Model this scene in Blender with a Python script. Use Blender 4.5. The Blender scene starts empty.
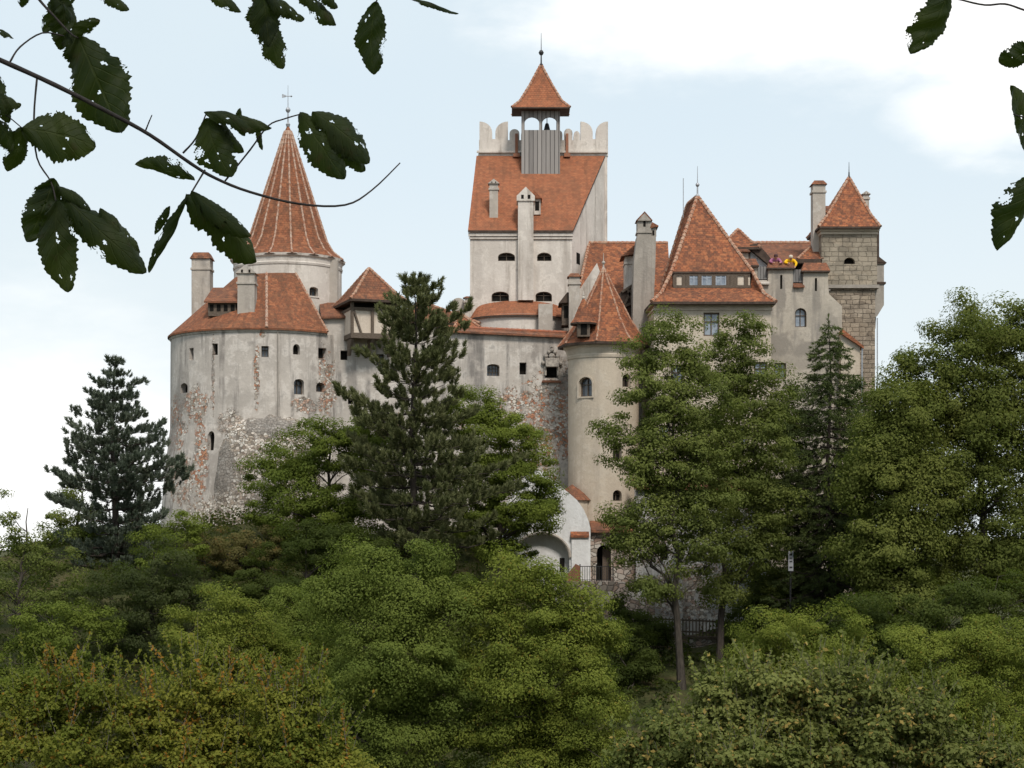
import bpy, bmesh, math, random
import numpy as np
from mathutils import Vector, Matrix, noise as mnoise

SC = bpy.context.scene
COL = SC.collection
R = math.radians
F, CX, HY, CZ = 1750.0, 512.0, 540.0, 16.0        # focal length in pixels, horizon row, eye height

def X(px, Y): return (px - CX) * Y / F
def Z(py, Y): return CZ + (HY - py) * Y / F
def P(px, py, Y): return Vector((X(px, Y), Y, Z(py, Y)))

# ------------------------------------------------------------ camera, sky, sun, exposure
cam = bpy.data.cameras.new('camera')
cam.sensor_width = 36.0
cam.lens = F * 36.0 / 1024.0
cam.shift_y = (HY - 384.0) / 1024.0
cam.clip_start = 0.05
cam.clip_end = 6000
camo = bpy.data.objects.new('camera', cam)
camo.location = (0, 0, CZ)
camo.rotation_euler = (R(90), 0, 0)
COL.objects.link(camo)
SC.camera = camo

SUN_EL, SUN_AZ = 50.0, 163.0       # azimuth clockwise from +Y (the view): behind the camera, a little to the right
SUN_DIR = Vector((math.sin(R(SUN_AZ)) * math.cos(R(SUN_EL)), math.cos(R(SUN_AZ)) * math.cos(R(SUN_EL)), math.sin(R(SUN_EL))))
sl = bpy.data.lights.new('sun', 'SUN')
sl.energy = 1.5
sl.angle = R(12)
sl.color = (1.0, 0.93, 0.84)
so = bpy.data.objects.new('sun', sl)
so.rotation_euler = SUN_DIR.to_track_quat('Z', 'Y').to_euler()
so.location = SUN_DIR * 300
COL.objects.link(so)
SC.view_settings.view_transform = 'Standard'
SC.view_settings.look = 'None'
SC.view_settings.gamma = 1.0
SC.view_settings.use_curve_mapping = False
SC.view_settings.exposure = 1.0

# ------------------------------------------------------------ node helpers
def nd(nt, typ, ins=None, **props):
    n = nt.nodes.new(typ)
    for k, v in props.items():
        setattr(n, k, v)
    for k, v in (ins or {}).items():
        if isinstance(v, bpy.types.NodeSocket):
            nt.links.new(v, n.inputs[k])
        else:
            n.inputs[k].default_value = v
    return n
def math_(nt, op, a, b=None, c=None, clamp=False):
    ins = {0: a}
    if b is not None: ins[1] = b
    if c is not None: ins[2] = c
    n = nd(nt, 'ShaderNodeMath', ins, operation=op)
    n.use_clamp = clamp
    return n.outputs[0]
def c4(c): return (c[0], c[1], c[2], 1.0)
def mix(nt, f, a, b, mode='MIX'):
    a = a if isinstance(a, bpy.types.NodeSocket) else c4(a)
    b = b if isinstance(b, bpy.types.NodeSocket) else c4(b)
    return nd(nt, 'ShaderNodeMix', {0: f, 6: a, 7: b}, data_type='RGBA', blend_type=mode).outputs[2]
def sstep(nt, v, lo, hi, a=0.0, b=1.0):
    return nd(nt, 'ShaderNodeMapRange', {0: v, 1: lo, 2: hi, 3: a, 4: b}, interpolation_type='SMOOTHSTEP').outputs[0]
def noise_(nt, vec, scale, detail=4.0, rough=0.55, out=0):
    return nd(nt, 'ShaderNodeTexNoise', {'Vector': vec, 'Scale': scale, 'Detail': detail, 'Roughness': rough}).outputs[out]
def vscale(nt, vec, s):
    return nd(nt, 'ShaderNodeVectorMath', {0: vec, 1: s}, operation='MULTIPLY').outputs[0]
def vdist(nt, vec, c):
    return nd(nt, 'ShaderNodeVectorMath', {0: vec, 1: c}, operation='DISTANCE').outputs['Value']
def new_mat(name):
    m = bpy.data.materials.new(name)
    m.use_nodes = True
    nt = m.node_tree
    nt.nodes.clear()
    out = nd(nt, 'ShaderNodeOutputMaterial')
    return m, nt, out
def finish(nt, out, color, rough=0.85, bump=None, bstr=0.5, bdist=0.05, spec=0.25, metal=0.0):
    col = color if isinstance(color, bpy.types.NodeSocket) else c4(color)
    b = nd(nt, 'ShaderNodeBsdfPrincipled', {'Base Color': col, 'Roughness': rough, 'Specular IOR Level': spec, 'Metallic': metal})
    if bump is not None:
        bn = nd(nt, 'ShaderNodeBump', {'Height': bump, 'Strength': bstr, 'Distance': bdist})
        nt.links.new(bn.outputs[0], b.inputs['Normal'])
    nt.links.new(b.outputs[0], out.inputs[0])
    return b

# ------------------------------------------------------------ world: Nishita sky with thin bright cloud
W = bpy.data.worlds.new('World')
SC.world = W
W.use_nodes = True
wt = W.node_tree
wt.nodes.clear()
wout = nd(wt, 'ShaderNodeOutputWorld')
sky = nd(wt, 'ShaderNodeTexSky', sky_type='NISHITA', sun_disc=False, sun_elevation=R(SUN_EL), sun_rotation=R(SUN_AZ),
         altitude=700, air_density=1.0, dust_density=2.0, ozone_density=2.0)
dirv = nd(wt, 'ShaderNodeTexCoord').outputs['Generated']
def sky_dir(px, py):
    v = Vector((px - CX, F, HY - py)); v.normalize(); return tuple(v)
nz = noise_(wt, vscale(wt, dirv, (1.0, 1.0, 2.6)), 5.5, 7.0, 0.58)
nz2 = noise_(wt, vscale(wt, dirv, (1.0, 1.0, 2.2)), 2.1, 4.0, 0.55)
veil = sstep(wt, nz2, 0.30, 0.75, 0.90, 0.99)      # thin high haze over the whole sky
def cloud(px, py, rad_px, amp=1.0, soft=(1.12, .55)):
    d = vdist(wt, vscale(wt, dirv, (1, 1, 1.9)), tuple(a * b for a, b in zip(sky_dir(px, py), (1, 1, 1.9))))
    d = math_(wt, 'DIVIDE', d, rad_px / F)
    d = math_(wt, 'ADD', d, math_(wt, 'MULTIPLY', math_(wt, 'SUBTRACT', nz, 0.5), 2.0))
    return sstep(wt, d, soft[0], soft[1], 0.0, amp)
cm = cloud(880, -70, 300, 1.0, (1.25, .5))
for a in ((1080, 30, 210, 1.0), (720, -60, 190, .9), (-60, 480, 330, 0.95, (1.35, .2)), (1250, 250, 160, 0.7), (960, 110, 90, .6)):
    cm = math_(wt, 'MAXIMUM', cm, cloud(*a))
gen = sstep(wt, nz, 0.50, 0.72, 0.0, 0.9)
up = nd(wt, 'ShaderNodeSeparateXYZ', {0: dirv}).outputs[2]
gen = math_(wt, 'MULTIPLY', gen, sstep(wt, up, 0.30, 0.5))
cm = math_(wt, 'MAXIMUM', cm, gen)
SKY_S = 0.10
skyc = nd(wt, 'ShaderNodeVectorMath', {0: sky.outputs[0], 1: (SKY_S,) * 3}, operation='MULTIPLY').outputs[0]
skyc = mix(wt, veil, skyc, (0.375, 0.430, 0.463))
upz = nd(wt, 'ShaderNodeSeparateXYZ', {0: dirv}).outputs[2]
skyc = mix(wt, sstep(wt, upz, .26, .02, 0, .75), skyc, (.455, .482, .485))      # paler air towards the horizon
skyc = mix(wt, cm, skyc, (0.60, 0.60, 0.59))
nt_bg = nd(wt, 'ShaderNodeBackground', {0: skyc, 1: 1.0})
wt.links.new(nt_bg.outputs[0], wout.inputs[0])

# ------------------------------------------------------------ materials
def plaster(name, base, dark, patches=(), stain=0.5, bright=None, residue=(.40, .52, .10), stains=()):
    """weathered lime render; patches = world ellipsoids (centre, radii) where the render fell off and the rubble shows"""
    m, nt, out = new_mat(name)
    p = nd(nt, 'ShaderNodeNewGeometry').outputs['Position']
    n1 = noise_(nt, p, 0.33, 6, 0.62)
    n2 = noise_(nt, p, 1.5, 8, 0.68)
    n3 = noise_(nt, p, 8.0, 5, 0.7)
    n4 = noise_(nt, vscale(nt, p, (1, 1, .7)), 0.62, 8, 0.7)
    st = noise_(nt, vscale(nt, p, (1.7, 1.7, 0.13)), 1.0, 6, 0.65)
    col = mix(nt, sstep(nt, n1, 0.38, 0.62), base, tuple(0.72 * b + 0.28 * d for b, d in zip(base, dark)))
    if bright: col = mix(nt, sstep(nt, n2, 0.48, 0.62, 0, 0.85), col, bright)
    col = mix(nt, sstep(nt, n4, 0.52, 0.64, 0, 0.70 * stain + .12), col, tuple(b * .55 + d * .5 for b, d in zip(base, dark)))
    s1 = math_(nt, 'MULTIPLY', sstep(nt, st, 0.49, 0.66), sstep(nt, n2, 0.32, 0.58))
    col = mix(nt, math_(nt, 'MULTIPLY', s1, stain), col, dark)
    col = mix(nt, sstep(nt, n2, 0.55, 0.68, 0, 0.42 * stain + 0.1), col, tuple(d * 0.9 for d in dark))
    col = mix(nt, sstep(nt, n3, 0.45, 0.75, 0.0, 0.22), col, tuple(b * 0.55 for b in base))
    h = math_(nt, 'ADD', math_(nt, 'MULTIPLY', n3, 0.5), n2)
    if patches:
        mask = None
        wob = math_(nt, 'ADD', math_(nt, 'MULTIPLY', math_(nt, 'SUBTRACT', n2, 0.5), 2.6), math_(nt, 'MULTIPLY', math_(nt, 'SUBTRACT', n3, 0.5), 1.2))
        for (c, r, kind) in patches:
            q = nd(nt, 'ShaderNodeVectorMath', {0: p, 1: tuple(c)}, operation='SUBTRACT').outputs[0]
            q = nd(nt, 'ShaderNodeVectorMath', {0: q, 1: tuple(r)}, operation='DIVIDE').outputs[0]
            d = nd(nt, 'ShaderNodeVectorMath', {0: q}, operation='LENGTH').outputs['Value']
            k = sstep(nt, math_(nt, 'ADD', d, wob), 1.04, 0.90)
            k2 = math_(nt, 'MULTIPLY', k, kind)
            mask = (k, k2) if mask is None else (math_(nt, 'MAXIMUM', mask[0], k), math_(nt, 'MAXIMUM', mask[1], k2))
        mask = (math_(nt, 'MULTIPLY', mask[0], sstep(nt, noise_(nt, p, 2.6, 6, .72), residue[0], residue[1], residue[2], 1.0)), mask[1])
        rc, rh = rubble_nodes(nt, p, mask[1], 5.6)
        rc = mix(nt, .08, rc, base)
        col = mix(nt, mask[0], col, rc)
        h = math_(nt, 'ADD', h, math_(nt, 'MULTIPLY', math_(nt, 'SUBTRACT', rh, 0.8), math_(nt, 'MULTIPLY', mask[0], 2.0)))
    for (c, r, k_) in stains:      # damp blotches of their own shape
        q = nd(nt, 'ShaderNodeVectorMath', {0: p, 1: tuple(c)}, operation='SUBTRACT').outputs[0]
        d = nd(nt, 'ShaderNodeVectorMath', {0: nd(nt, 'ShaderNodeVectorMath', {0: q, 1: tuple(r)}, operation='DIVIDE').outputs[0]}, operation='LENGTH').outputs['Value']
        d = math_(nt, 'ADD', d, math_(nt, 'ADD', math_(nt, 'MULTIPLY', math_(nt, 'SUBTRACT', n2, .5), 2.2), math_(nt, 'MULTIPLY', math_(nt, 'SUBTRACT', n4, .5), 2.2)))
        col = mix(nt, sstep(nt, d, 1.25, .55, 0, k_), col, tuple(.35 * b + .5 * d_ for b, d_ in zip(base, dark)))
    finish(nt, out, col, 0.92, h, 0.7, 0.05, 0.1)
    return m
def rubble_nodes(nt, p, red, scale=3.6):
    wp = nd(nt, 'ShaderNodeVectorMath', {0: vscale(nt, p, (1, 1, 1.35)), 1: nd(nt, 'ShaderNodeVectorMath', {0: noise_(nt, p, 2.5, 3, 0.6, 1), 1: (0.22,) * 3}, operation='MULTIPLY').outputs[0]}, operation='ADD').outputs[0]
    v = nd(nt, 'ShaderNodeTexVoronoi', {'Vector': wp, 'Scale': scale, 'Randomness': 1.0})
    e = nd(nt, 'ShaderNodeTexVoronoi', {'Vector': wp, 'Scale': scale, 'Randomness': 1.0}, feature='DISTANCE_TO_EDGE')
    rr = nd(nt, 'ShaderNodeSeparateColor', {0: v.outputs['Color']}).outputs
    r1 = nd(nt, 'ShaderNodeValToRGB', {0: rr[0]})
    cr = r1.color_ramp; cr.interpolation = 'CONSTANT'
    cols = [(0.0, (.36, .31, .25)), (.2, (.66, .60, .53)), (.44, (.20, .17, .14)), (.56, (.74, .69, .62)), (.8, (.44, .37, .30))]
    cr.elements[0].position, cr.elements[0].color = 0, c4(cols[0][1])
    cr.elements[1].position, cr.elements[1].color = .2, c4(cols[1][1])
    for q, c in cols[2:]:
        cr.elements.new(q).color = c4(c)
    rb = mix(nt, rr[2], (.42, .145, .068), (.50, .24, .13))
    pick = sstep(nt, rr[1], 0.42, 0.44, 0.0, 1.0)
    col = mix(nt, math_(nt, 'MULTIPLY', math_(nt, 'SUBTRACT', 1.0, pick), red), r1.outputs[0], rb)
    col = mix(nt, sstep(nt, noise_(nt, p, 5.0, 4, 0.6), 0.4, 0.75, 0, 0.3), col, (.24, .20, .16))
    edge = sstep(nt, e.outputs['Distance'], 0.0, 0.09)
    col = mix(nt, edge, (.15, .125, .10), col)
    return col, edge
def rubble(name, red=0.25, scale=3.6, tint=None):
    m, nt, out = new_mat(name)
    p = nd(nt, 'ShaderNodeNewGeometry').outputs['Position']
    c, h = rubble_nodes(nt, p, red, scale)
    if tint: c = mix(nt, 0.45, c, tint)
    finish(nt, out, c, 0.95, h, 0.9, 0.07, 0.1)
    return m
def tiles(name, c1, c2, dark, moss=0.5, light=(.44, .19, .095), speck=0.35, w=.18, hgt=.15):
    m, nt, out = new_mat(name)
    uv = nd(nt, 'ShaderNodeUVMap', uv_map='UVMap').outputs[0]
    p = nd(nt, 'ShaderNodeNewGeometry').outputs['Position']
    br = nd(nt, 'ShaderNodeTexBrick', {'Vector': uv, 'Color1': c4(c1), 'Color2': c4(c2), 'Mortar': c4(tuple(d * .5 for d in dark)), 'Scale': 1.0,
            'Mortar Size': .007, 'Mortar Smooth': .6, 'Bias': 0.0, 'Brick Width': w, 'Row Height': hgt})
    wv = vscale(nt, uv, (1 / w, 1 / hgt, 1))
    vor = nd(nt, 'ShaderNodeTexVoronoi', {'Vector': wv, 'Scale': 1.0, 'Randomness': 0.4})
    rr = nd(nt, 'ShaderNodeSeparateColor', {0: vor.outputs['Color']}).outputs
    col = mix(nt, sstep(nt, rr[0], 0.62, 0.95, 0, speck), br.outputs[0], light)
    col = mix(nt, sstep(nt, rr[1], 0.62, 0.95, 0, speck * 1.5), col, dark)
    n1 = noise_(nt, p, 0.8, 6, 0.65)
    n2 = noise_(nt, p, 5.0, 4, 0.7)
    col = mix(nt, math_(nt, 'MULTIPLY', sstep(nt, n1, 0.45, 0.72), moss), col, dark)
    col = mix(nt, sstep(nt, n2, 0.55, 0.75, 0, moss * 0.55), col, (.13, .11, .08))
    n3 = noise_(nt, vscale(nt, uv, (2.4, .35, 1)), 1.0, 5, .65)
    col = mix(nt, sstep(nt, n3, .47, .68, 0, moss * .9), col, tuple(d * .8 for d in dark))
    n4 = noise_(nt, p, 1.7, 5, .7)
    col = mix(nt, sstep(nt, n4, .52, .68, 0, .35), col, tuple(.55 * a + .45 * b for a, b in zip(light, c1)))
    v = nd(nt, 'ShaderNodeSeparateXYZ', {0: uv}).outputs[1]
    saw = math_(nt, 'SUBTRACT', 1.0, math_(nt, 'FRACT', math_(nt, 'DIVIDE', v, hgt)))
    h = math_(nt, 'ADD', math_(nt, 'MULTIPLY', saw, 0.7), math_(nt, 'MULTIPLY', rr[2], 0.5))
    h = math_(nt, 'SUBTRACT', h, math_(nt, 'MULTIPLY', br.outputs['Fac'], 0.8))
    finish(nt, out, col, 0.9, h, .55, 0.035, 0.12)
    return m
def ashlar(name, c1, c2, mortar, w=.62, hgt=.34):
    m, nt, out = new_mat(name)
    uv = nd(nt, 'ShaderNodeUVMap', uv_map='UVMap').outputs[0]
    p = nd(nt, 'ShaderNodeNewGeometry').outputs['Position']
    wob = nd(nt, 'ShaderNodeVectorMath', {0: noise_(nt, p, 2.2, 3, .6, 1), 1: (.26, .16, 0)}, operation='MULTIPLY').outputs[0]
    uvw = nd(nt, 'ShaderNodeVectorMath', {0: uv, 1: wob}, operation='ADD').outputs[0]
    br = nd(nt, 'ShaderNodeTexBrick', {'Vector': uvw, 'Color1': c4(c1), 'Color2': c4(c2), 'Mortar': c4(mortar), 'Scale': 1.0,
            'Mortar Size': .020, 'Mortar Smooth': .9, 'Bias': 0.0, 'Brick Width': w, 'Row Height': hgt}, squash=.72, squash_frequency=3, offset=.37, offset_frequency=2)
    n1 = noise_(nt, p, 1.1, 6, .65); n2 = noise_(nt, p, 7.0, 5, .7)
    vb = nd(nt, 'ShaderNodeTexVoronoi', {'Vector': vscale(nt, uvw, (1 / w, 1 / hgt, 1)), 'Scale': 1.0}); vr = nd(nt, 'ShaderNodeSeparateColor', {0: vb.outputs['Color']}).outputs
    col = mix(nt, sstep(nt, vr[0], .3, .9, 0, .55), br.outputs[0], tuple(c * .62 for c in c1)); col = mix(nt, sstep(nt, vr[1], .6, .95, 0, .5), col, (.44, .36, .27))
    col = mix(nt, sstep(nt, n1, .42, .66, 0, .6), col, tuple(c * .55 for c in c1))
    col = mix(nt, sstep(nt, n2, .5, .75, 0, .4), col, tuple(c * .45 for c in c1))
    h = math_(nt, 'SUBTRACT', math_(nt, 'MULTIPLY', n2, .6), br.outputs['Fac'])
    finish(nt, out, col, .93, h, 1.0, .05, .1)
    return m
def simple(name, c, c2=None, scale=6.0, stretch=(1, 1, 1), rough=.8, spec=.25, metal=0.0, bstr=.4, bd=.02):
    m, nt, out = new_mat(name)
    p = nd(nt, 'ShaderNodeNewGeometry').outputs['Position']
    n = noise_(nt, vscale(nt, p, stretch), scale, 5, .65)
    col = mix(nt, sstep(nt, n, .32, .7), c, c2 or tuple(k * .55 for k in c))
    finish(nt, out, col, rough, n, bstr, bd, spec, metal)
    return m
def planks(name, c, c2, pitch=.2):
    m, nt, out = new_mat(name)
    uv = nd(nt, 'ShaderNodeUVMap', uv_map='UVMap').outputs[0]
    p = nd(nt, 'ShaderNodeNewGeometry').outputs['Position']
    u = math_(nt, 'DIVIDE', nd(nt, 'ShaderNodeSeparateXYZ', {0: uv}).outputs[0], pitch)
    idn = nd(nt, 'ShaderNodeTexWhiteNoise', {'W': math_(nt, 'FLOOR', u)}, noise_dimensions='1D').outputs['Value']
    fr = math_(nt, 'ABSOLUTE', math_(nt, 'SUBTRACT', math_(nt, 'FRACT', u), .5))
    gap = sstep(nt, fr, .42, .47)
    n = noise_(nt, vscale(nt, p, (9, 9, .8)), 1.0, 5, .65)
    col = mix(nt, math_(nt, 'ADD', math_(nt, 'MULTIPLY', n, .6), math_(nt, 'MULTIPLY', idn, .45)), c, c2)
    col = mix(nt, gap, col, (.03, .027, .024))
    finish(nt, out, col, .85, math_(nt, 'SUBTRACT', math_(nt, 'MULTIPLY', n, .4), gap), .8, .03, .15)
    return m
def foliage(name, a, b, hot=None, hotf=0.0, rough=.7, trans=.42, big=.35):
    m, nt, out = new_mat(name)
    g = nd(nt, 'ShaderNodeNewGeometry')
    oi = nd(nt, 'ShaderNodeObjectInfo').outputs['Random']
    n = noise_(nt, g.outputs['Position'], big, 4, .6)
    n2 = noise_(nt, g.outputs['Position'], big * 5, 3, .6)
    f = math_(nt, 'ADD', math_(nt, 'MULTIPLY', sstep(nt, n, .35, .68), .62), math_(nt, 'MULTIPLY', g.outputs['Random Per Island'], .38), clamp=True)
    col = mix(nt, f, a, b)
    col = mix(nt, math_(nt, 'MULTIPLY', oi, .25), col, tuple(k * .6 for k in a))
    if hot:
        wn = nd(nt, 'ShaderNodeTexWhiteNoise', {'W': math_(nt, 'MULTIPLY', g.outputs['Random Per Island'], 917.0)}, noise_dimensions='1D').outputs['Value']
        k = math_(nt, 'LESS_THAN', wn, math_(nt, 'MULTIPLY', sstep(nt, n2, .42, .72), hotf * 2.2))
        col = mix(nt, k, col, hot)
    d = nd(nt, 'ShaderNodeBsdfPrincipled', {'Base Color': col, 'Roughness': rough, 'Specular IOR Level': .10})
    t = nd(nt, 'ShaderNodeBsdfTranslucent', {'Color': mix(nt, 0.5, col, (.17, .24, .02))})
    s = nd(nt, 'ShaderNodeMixShader', {0: trans, 1: d.outputs[0], 2: t.outputs[0]})
    nt.links.new(s.outputs[0], out.inputs[0])
    return m

# ------------------------------------------------------------ mesh builder
class MB:
    def __init__(self): self.v, self.f, self.uv, self.mi = [], [], [], []
    def face(self, pts, uv=None, mi=0):
        i = len(self.v)
        self.v += [tuple(p) for p in pts]
        self.f.append(tuple(range(i, i + len(pts))))
        self.uv.append(uv); self.mi.append(mi)
    def hexa(self, a, b, mi=0):
        """a: four bottom points counter-clockwise from above, b: the four above them"""
        self.face([a[3], a[2], a[1], a[0]], None, mi); self.face(b, None, mi)
        for k in range(4):
            j = (k + 1) % 4
            self.face([a[k], a[j], b[j], b[k]], None, mi)
    def box(self, x0, x1, y0, y1, z0, z1, rot=0, piv=None, mi=0):
        c = [(x0, y0), (x1, y0), (x1, y1), (x0, y1)]
        if rot:
            px, py = piv or ((x0 + x1) / 2, (y0 + y1) / 2)
            c = [(px + (x - px) * math.cos(rot) - (y - py) * math.sin(rot), py + (x - px) * math.sin(rot) + (y - py) * math.cos(rot)) for x, y in c]
        self.hexa([(x, y, z0) for x, y in c], [(x, y, z1) for x, y in c], mi)
    def prism(self, poly, A, B, t0, t1, mi=0):
        """poly of (s, z) along the plan line A to B, thick from t0 to t1 along the backward normal; poly runs counter-clockwise seen from the front"""
        A, B = Vector(A), Vector(B); d = (B - A).normalized(); nb = Vector((-d.y, d.x))
        def pt(s, z, t): q = A + d * s + nb * t; return (q.x, q.y, z)
        fr = [pt(s, z, t0) for s, z in poly]; bk = [pt(s, z, t1) for s, z in poly]
        self.face(fr, None, mi); self.face(bk[::-1], None, mi)
        for k in range(len(poly)):
            j = (k + 1) % len(poly)
            self.face([fr[j], fr[k], bk[k], bk[j]], None, mi)
    def lathe(self, c, prof, n=32, a0=0.0, a1=360.0, sx=1.0, sy=1.0, off=0.0, mi=0, caps=True, tops=None):
        full = abs(a1 - a0) >= 359.9
        rings = []
        for (r, z) in prof:
            rings.append([(c[0] + r * sx * math.cos(R(a0 + (a1 - a0) * k / n + off)), c[1] + r * sy * math.sin(R(a0 + (a1 - a0) * k / n + off)), z) for k in range(n + 1)])
        sl = 0.0
        for i in range(len(prof) - 1):
            (r0, z0), (r1, z1) = prof[i], prof[i + 1]
            L = math.hypot(r1 - r0, z1 - z0)
            for k in range(n):
                p = [rings[i][k], rings[i][k + 1], rings[i + 1][k + 1], rings[i + 1][k]]
                ang = [R((a1 - a0) * k / n), R((a1 - a0) * (k + 1) / n)]
                am = (ang[0] + ang[1]) / 2 * max(r0, r1); w0, w1 = (ang[1] - ang[0]) / 2 * r0, (ang[1] - ang[0]) / 2 * r1
                uv = [(am - w0, sl), (am + w0, sl), (am + w1, sl + L), (am - w1, sl + L)]
                if r1 < 1e-5: p, uv = p[:3], uv[:3]
                elif r0 < 1e-5: p, uv = [p[0], p[2], p[3]], [uv[0], uv[2], uv[3]]
                self.face(p, uv, mi)
            sl += L
        if caps and full:
            if prof[0][0] > 1e-5: self.face(rings[0][:-1][::-1], None, mi)
            if prof[-1][0] > 1e-5: self.face(rings[-1][:-1], None, mi)
    def tube(self, pts, rad, n=8, mi=0, caps=True):
        pts = [Vector(p) for p in pts]
        if not hasattr(rad, '__len__'): rad = [rad] * len(pts)
        rings = []; u = None
        for i, p in enumerate(pts):
            d = (pts[min(i + 1, len(pts) - 1)] - pts[max(i - 1, 0)])
            d = d.normalized() if d.length > 1e-9 else Vector((0, 0, 1))
            if u is None: u = d.cross(Vector((0, 0, 1)) if abs(d.z) < .9 else Vector((1, 0, 0))).normalized()
            else:
                u = u - d * u.dot(d); u = u.normalized() if u.length > 1e-6 else d.orthogonal().normalized()
            w = d.cross(u)
            rings.append([p + (u * math.cos(2 * math.pi * k / n) + w * math.sin(2 * math.pi * k / n)) * rad[i] for k in range(n)])
        for i in range(len(pts) - 1):
            for k in range(n):
                j = (k + 1) % n
                self.face([rings[i][k], rings[i][j], rings[i + 1][j], rings[i + 1][k]], None, mi)
        if caps:
            self.face(rings[0][::-1], None, mi); self.face(rings[-1], None, mi)
    def bar(self, a, b, w, d, mi=0, upv=(0, 1, 0)):
        a, b = Vector(a), Vector(b); t = (b - a).normalized(); n = Vector(upv); n = (n - t * n.dot(t)).normalized(); s = n.cross(t)
        q = [s * -w / 2 - n * d / 2, s * w / 2 - n * d / 2, s * w / 2 + n * d / 2, s * -w / 2 + n * d / 2]
        A = [a + k for k in q]; B = [b + k for k in q]
        self.face(A[::-1], None, mi); self.face(B, None, mi)
        for k in range(4):
            j = (k + 1) % 4
            self.face([A[k], A[j], B[j], B[k]], None, mi)
    def mesh(self, name, mats, origin=(0, 0, 0), weld=True):
        me = bpy.data.meshes.new(name)
        o = Vector(origin)
        me.from_pydata([(v[0] - o[0], v[1] - o[1], v[2] - o[2]) for v in self.v], [], self.f)
        uvl = me.uv_layers.new(name='UVMap')
        for fi, f in enumerate(self.f):
            uv = self.uv[fi]
            if uv is None:
                p = [Vector(self.v[i]) for i in f]
                nrm = Vector((0, 0, 0))
                for k in range(len(p)):
                    a, b = p[k], p[(k + 1) % len(p)]
                    nrm += Vector(((a.y - b.y) * (a.z + b.z), (a.z - b.z) * (a.x + b.x), (a.x - b.x) * (a.y + b.y)))
                nrm = nrm.normalized() if nrm.length > 1e-12 else Vector((0, 0, 1))
                t = Vector((0, 0, 1)).cross(nrm)
                t = t.normalized() if t.length > 1e-3 else Vector((1, 0, 0))
                b2 = nrm.cross(t)
                uv = [(q.dot(t), q.dot(b2)) for q in p]
            for k, li in enumerate(me.polygons[fi].loop_indices): uvl.data[li].uv = uv[k]
        for m in (mats if isinstance(mats, (list, tuple)) else [mats]): me.materials.append(m)
        me.polygons.foreach_set('material_index', self.mi)
        if weld:
            bm = bmesh.new(); bm.from_mesh(me)
            bmesh.ops.remove_doubles(bm, verts=bm.verts, dist=1e-4)
            bm.to_mesh(me); bm.free()
        return me
    def obj(self, name, mats, parent=None, smooth=False):
        o_ = parent_origin(parent)
        me = self.mesh(name, mats, o_)
        if smooth: me.polygons.foreach_set('use_smooth', [True] * len(me.polygons))
        ob = bpy.data.objects.new(name, me); COL.objects.link(ob)
        if parent: ob.parent = parent
        return ob
def parent_origin(p):
    o = Vector((0, 0, 0))
    while p: o = o + p.location; p = p.parent
    return o
def tag(o, label=None, cat=None, group=None, kind=None):
    if label: o['label'] = label
    if cat: o['category'] = cat
    if group: o['group'] = group
    if kind: o['kind'] = kind
    return o
def thing(name, loc, label, cat, group=None):
    o = bpy.data.objects.new(name, None); COL.objects.link(o); o.location = loc; o.empty_display_size = .3; o['kind'] = 'thing'
    return tag(o, label, cat, group)
def carve(ob, cut):
    """subtract a builder's solids from ob (window and door recesses), applied straight away"""
    if not cut.v: return
    me = cut.mesh('cut', [], parent_origin(ob.parent))
    c = bpy.data.objects.new('cut', me); COL.objects.link(c); c.parent = ob.parent
    md = ob.modifiers.new('b', 'BOOLEAN'); md.object = c; md.operation = 'DIFFERENCE'; md.solver = 'EXACT'
    dg = bpy.context.evaluated_depsgraph_get(); dg.update()
    nm = bpy.data.meshes.new_from_object(ob.evaluated_get(dg))
    ob.modifiers.clear(); old = ob.data; ob.data = nm; nm.name = old.name
    bpy.data.objects.remove(c); bpy.data.meshes.remove(me)

def hit_cyl(px, c, r):
    """first point where the line of sight at column px meets a vertical cylinder (plan)"""
    k = (px - CX) / F; a = 1 + k * k; b = -2 * (k * c[0] + c[1]); q = c[0] ** 2 + c[1] ** 2 - r * r
    t = (-b - math.sqrt(max(0, b * b - 4 * a * q))) / (2 * a)
    x, y = k * t, t
    return x, y, math.atan2(y - c[1], x - c[0])
def hit_line(px, A, B):
    k = (px - CX) / F; d = (B[0] - A[0], B[1] - A[1])
    s = (k * A[1] - A[0]) / (d[0] - k * d[1])
    return A[0] + d[0] * s, A[1] + d[1] * s, math.atan2(-d[0], d[1])    # angle of the normal facing the camera

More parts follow.
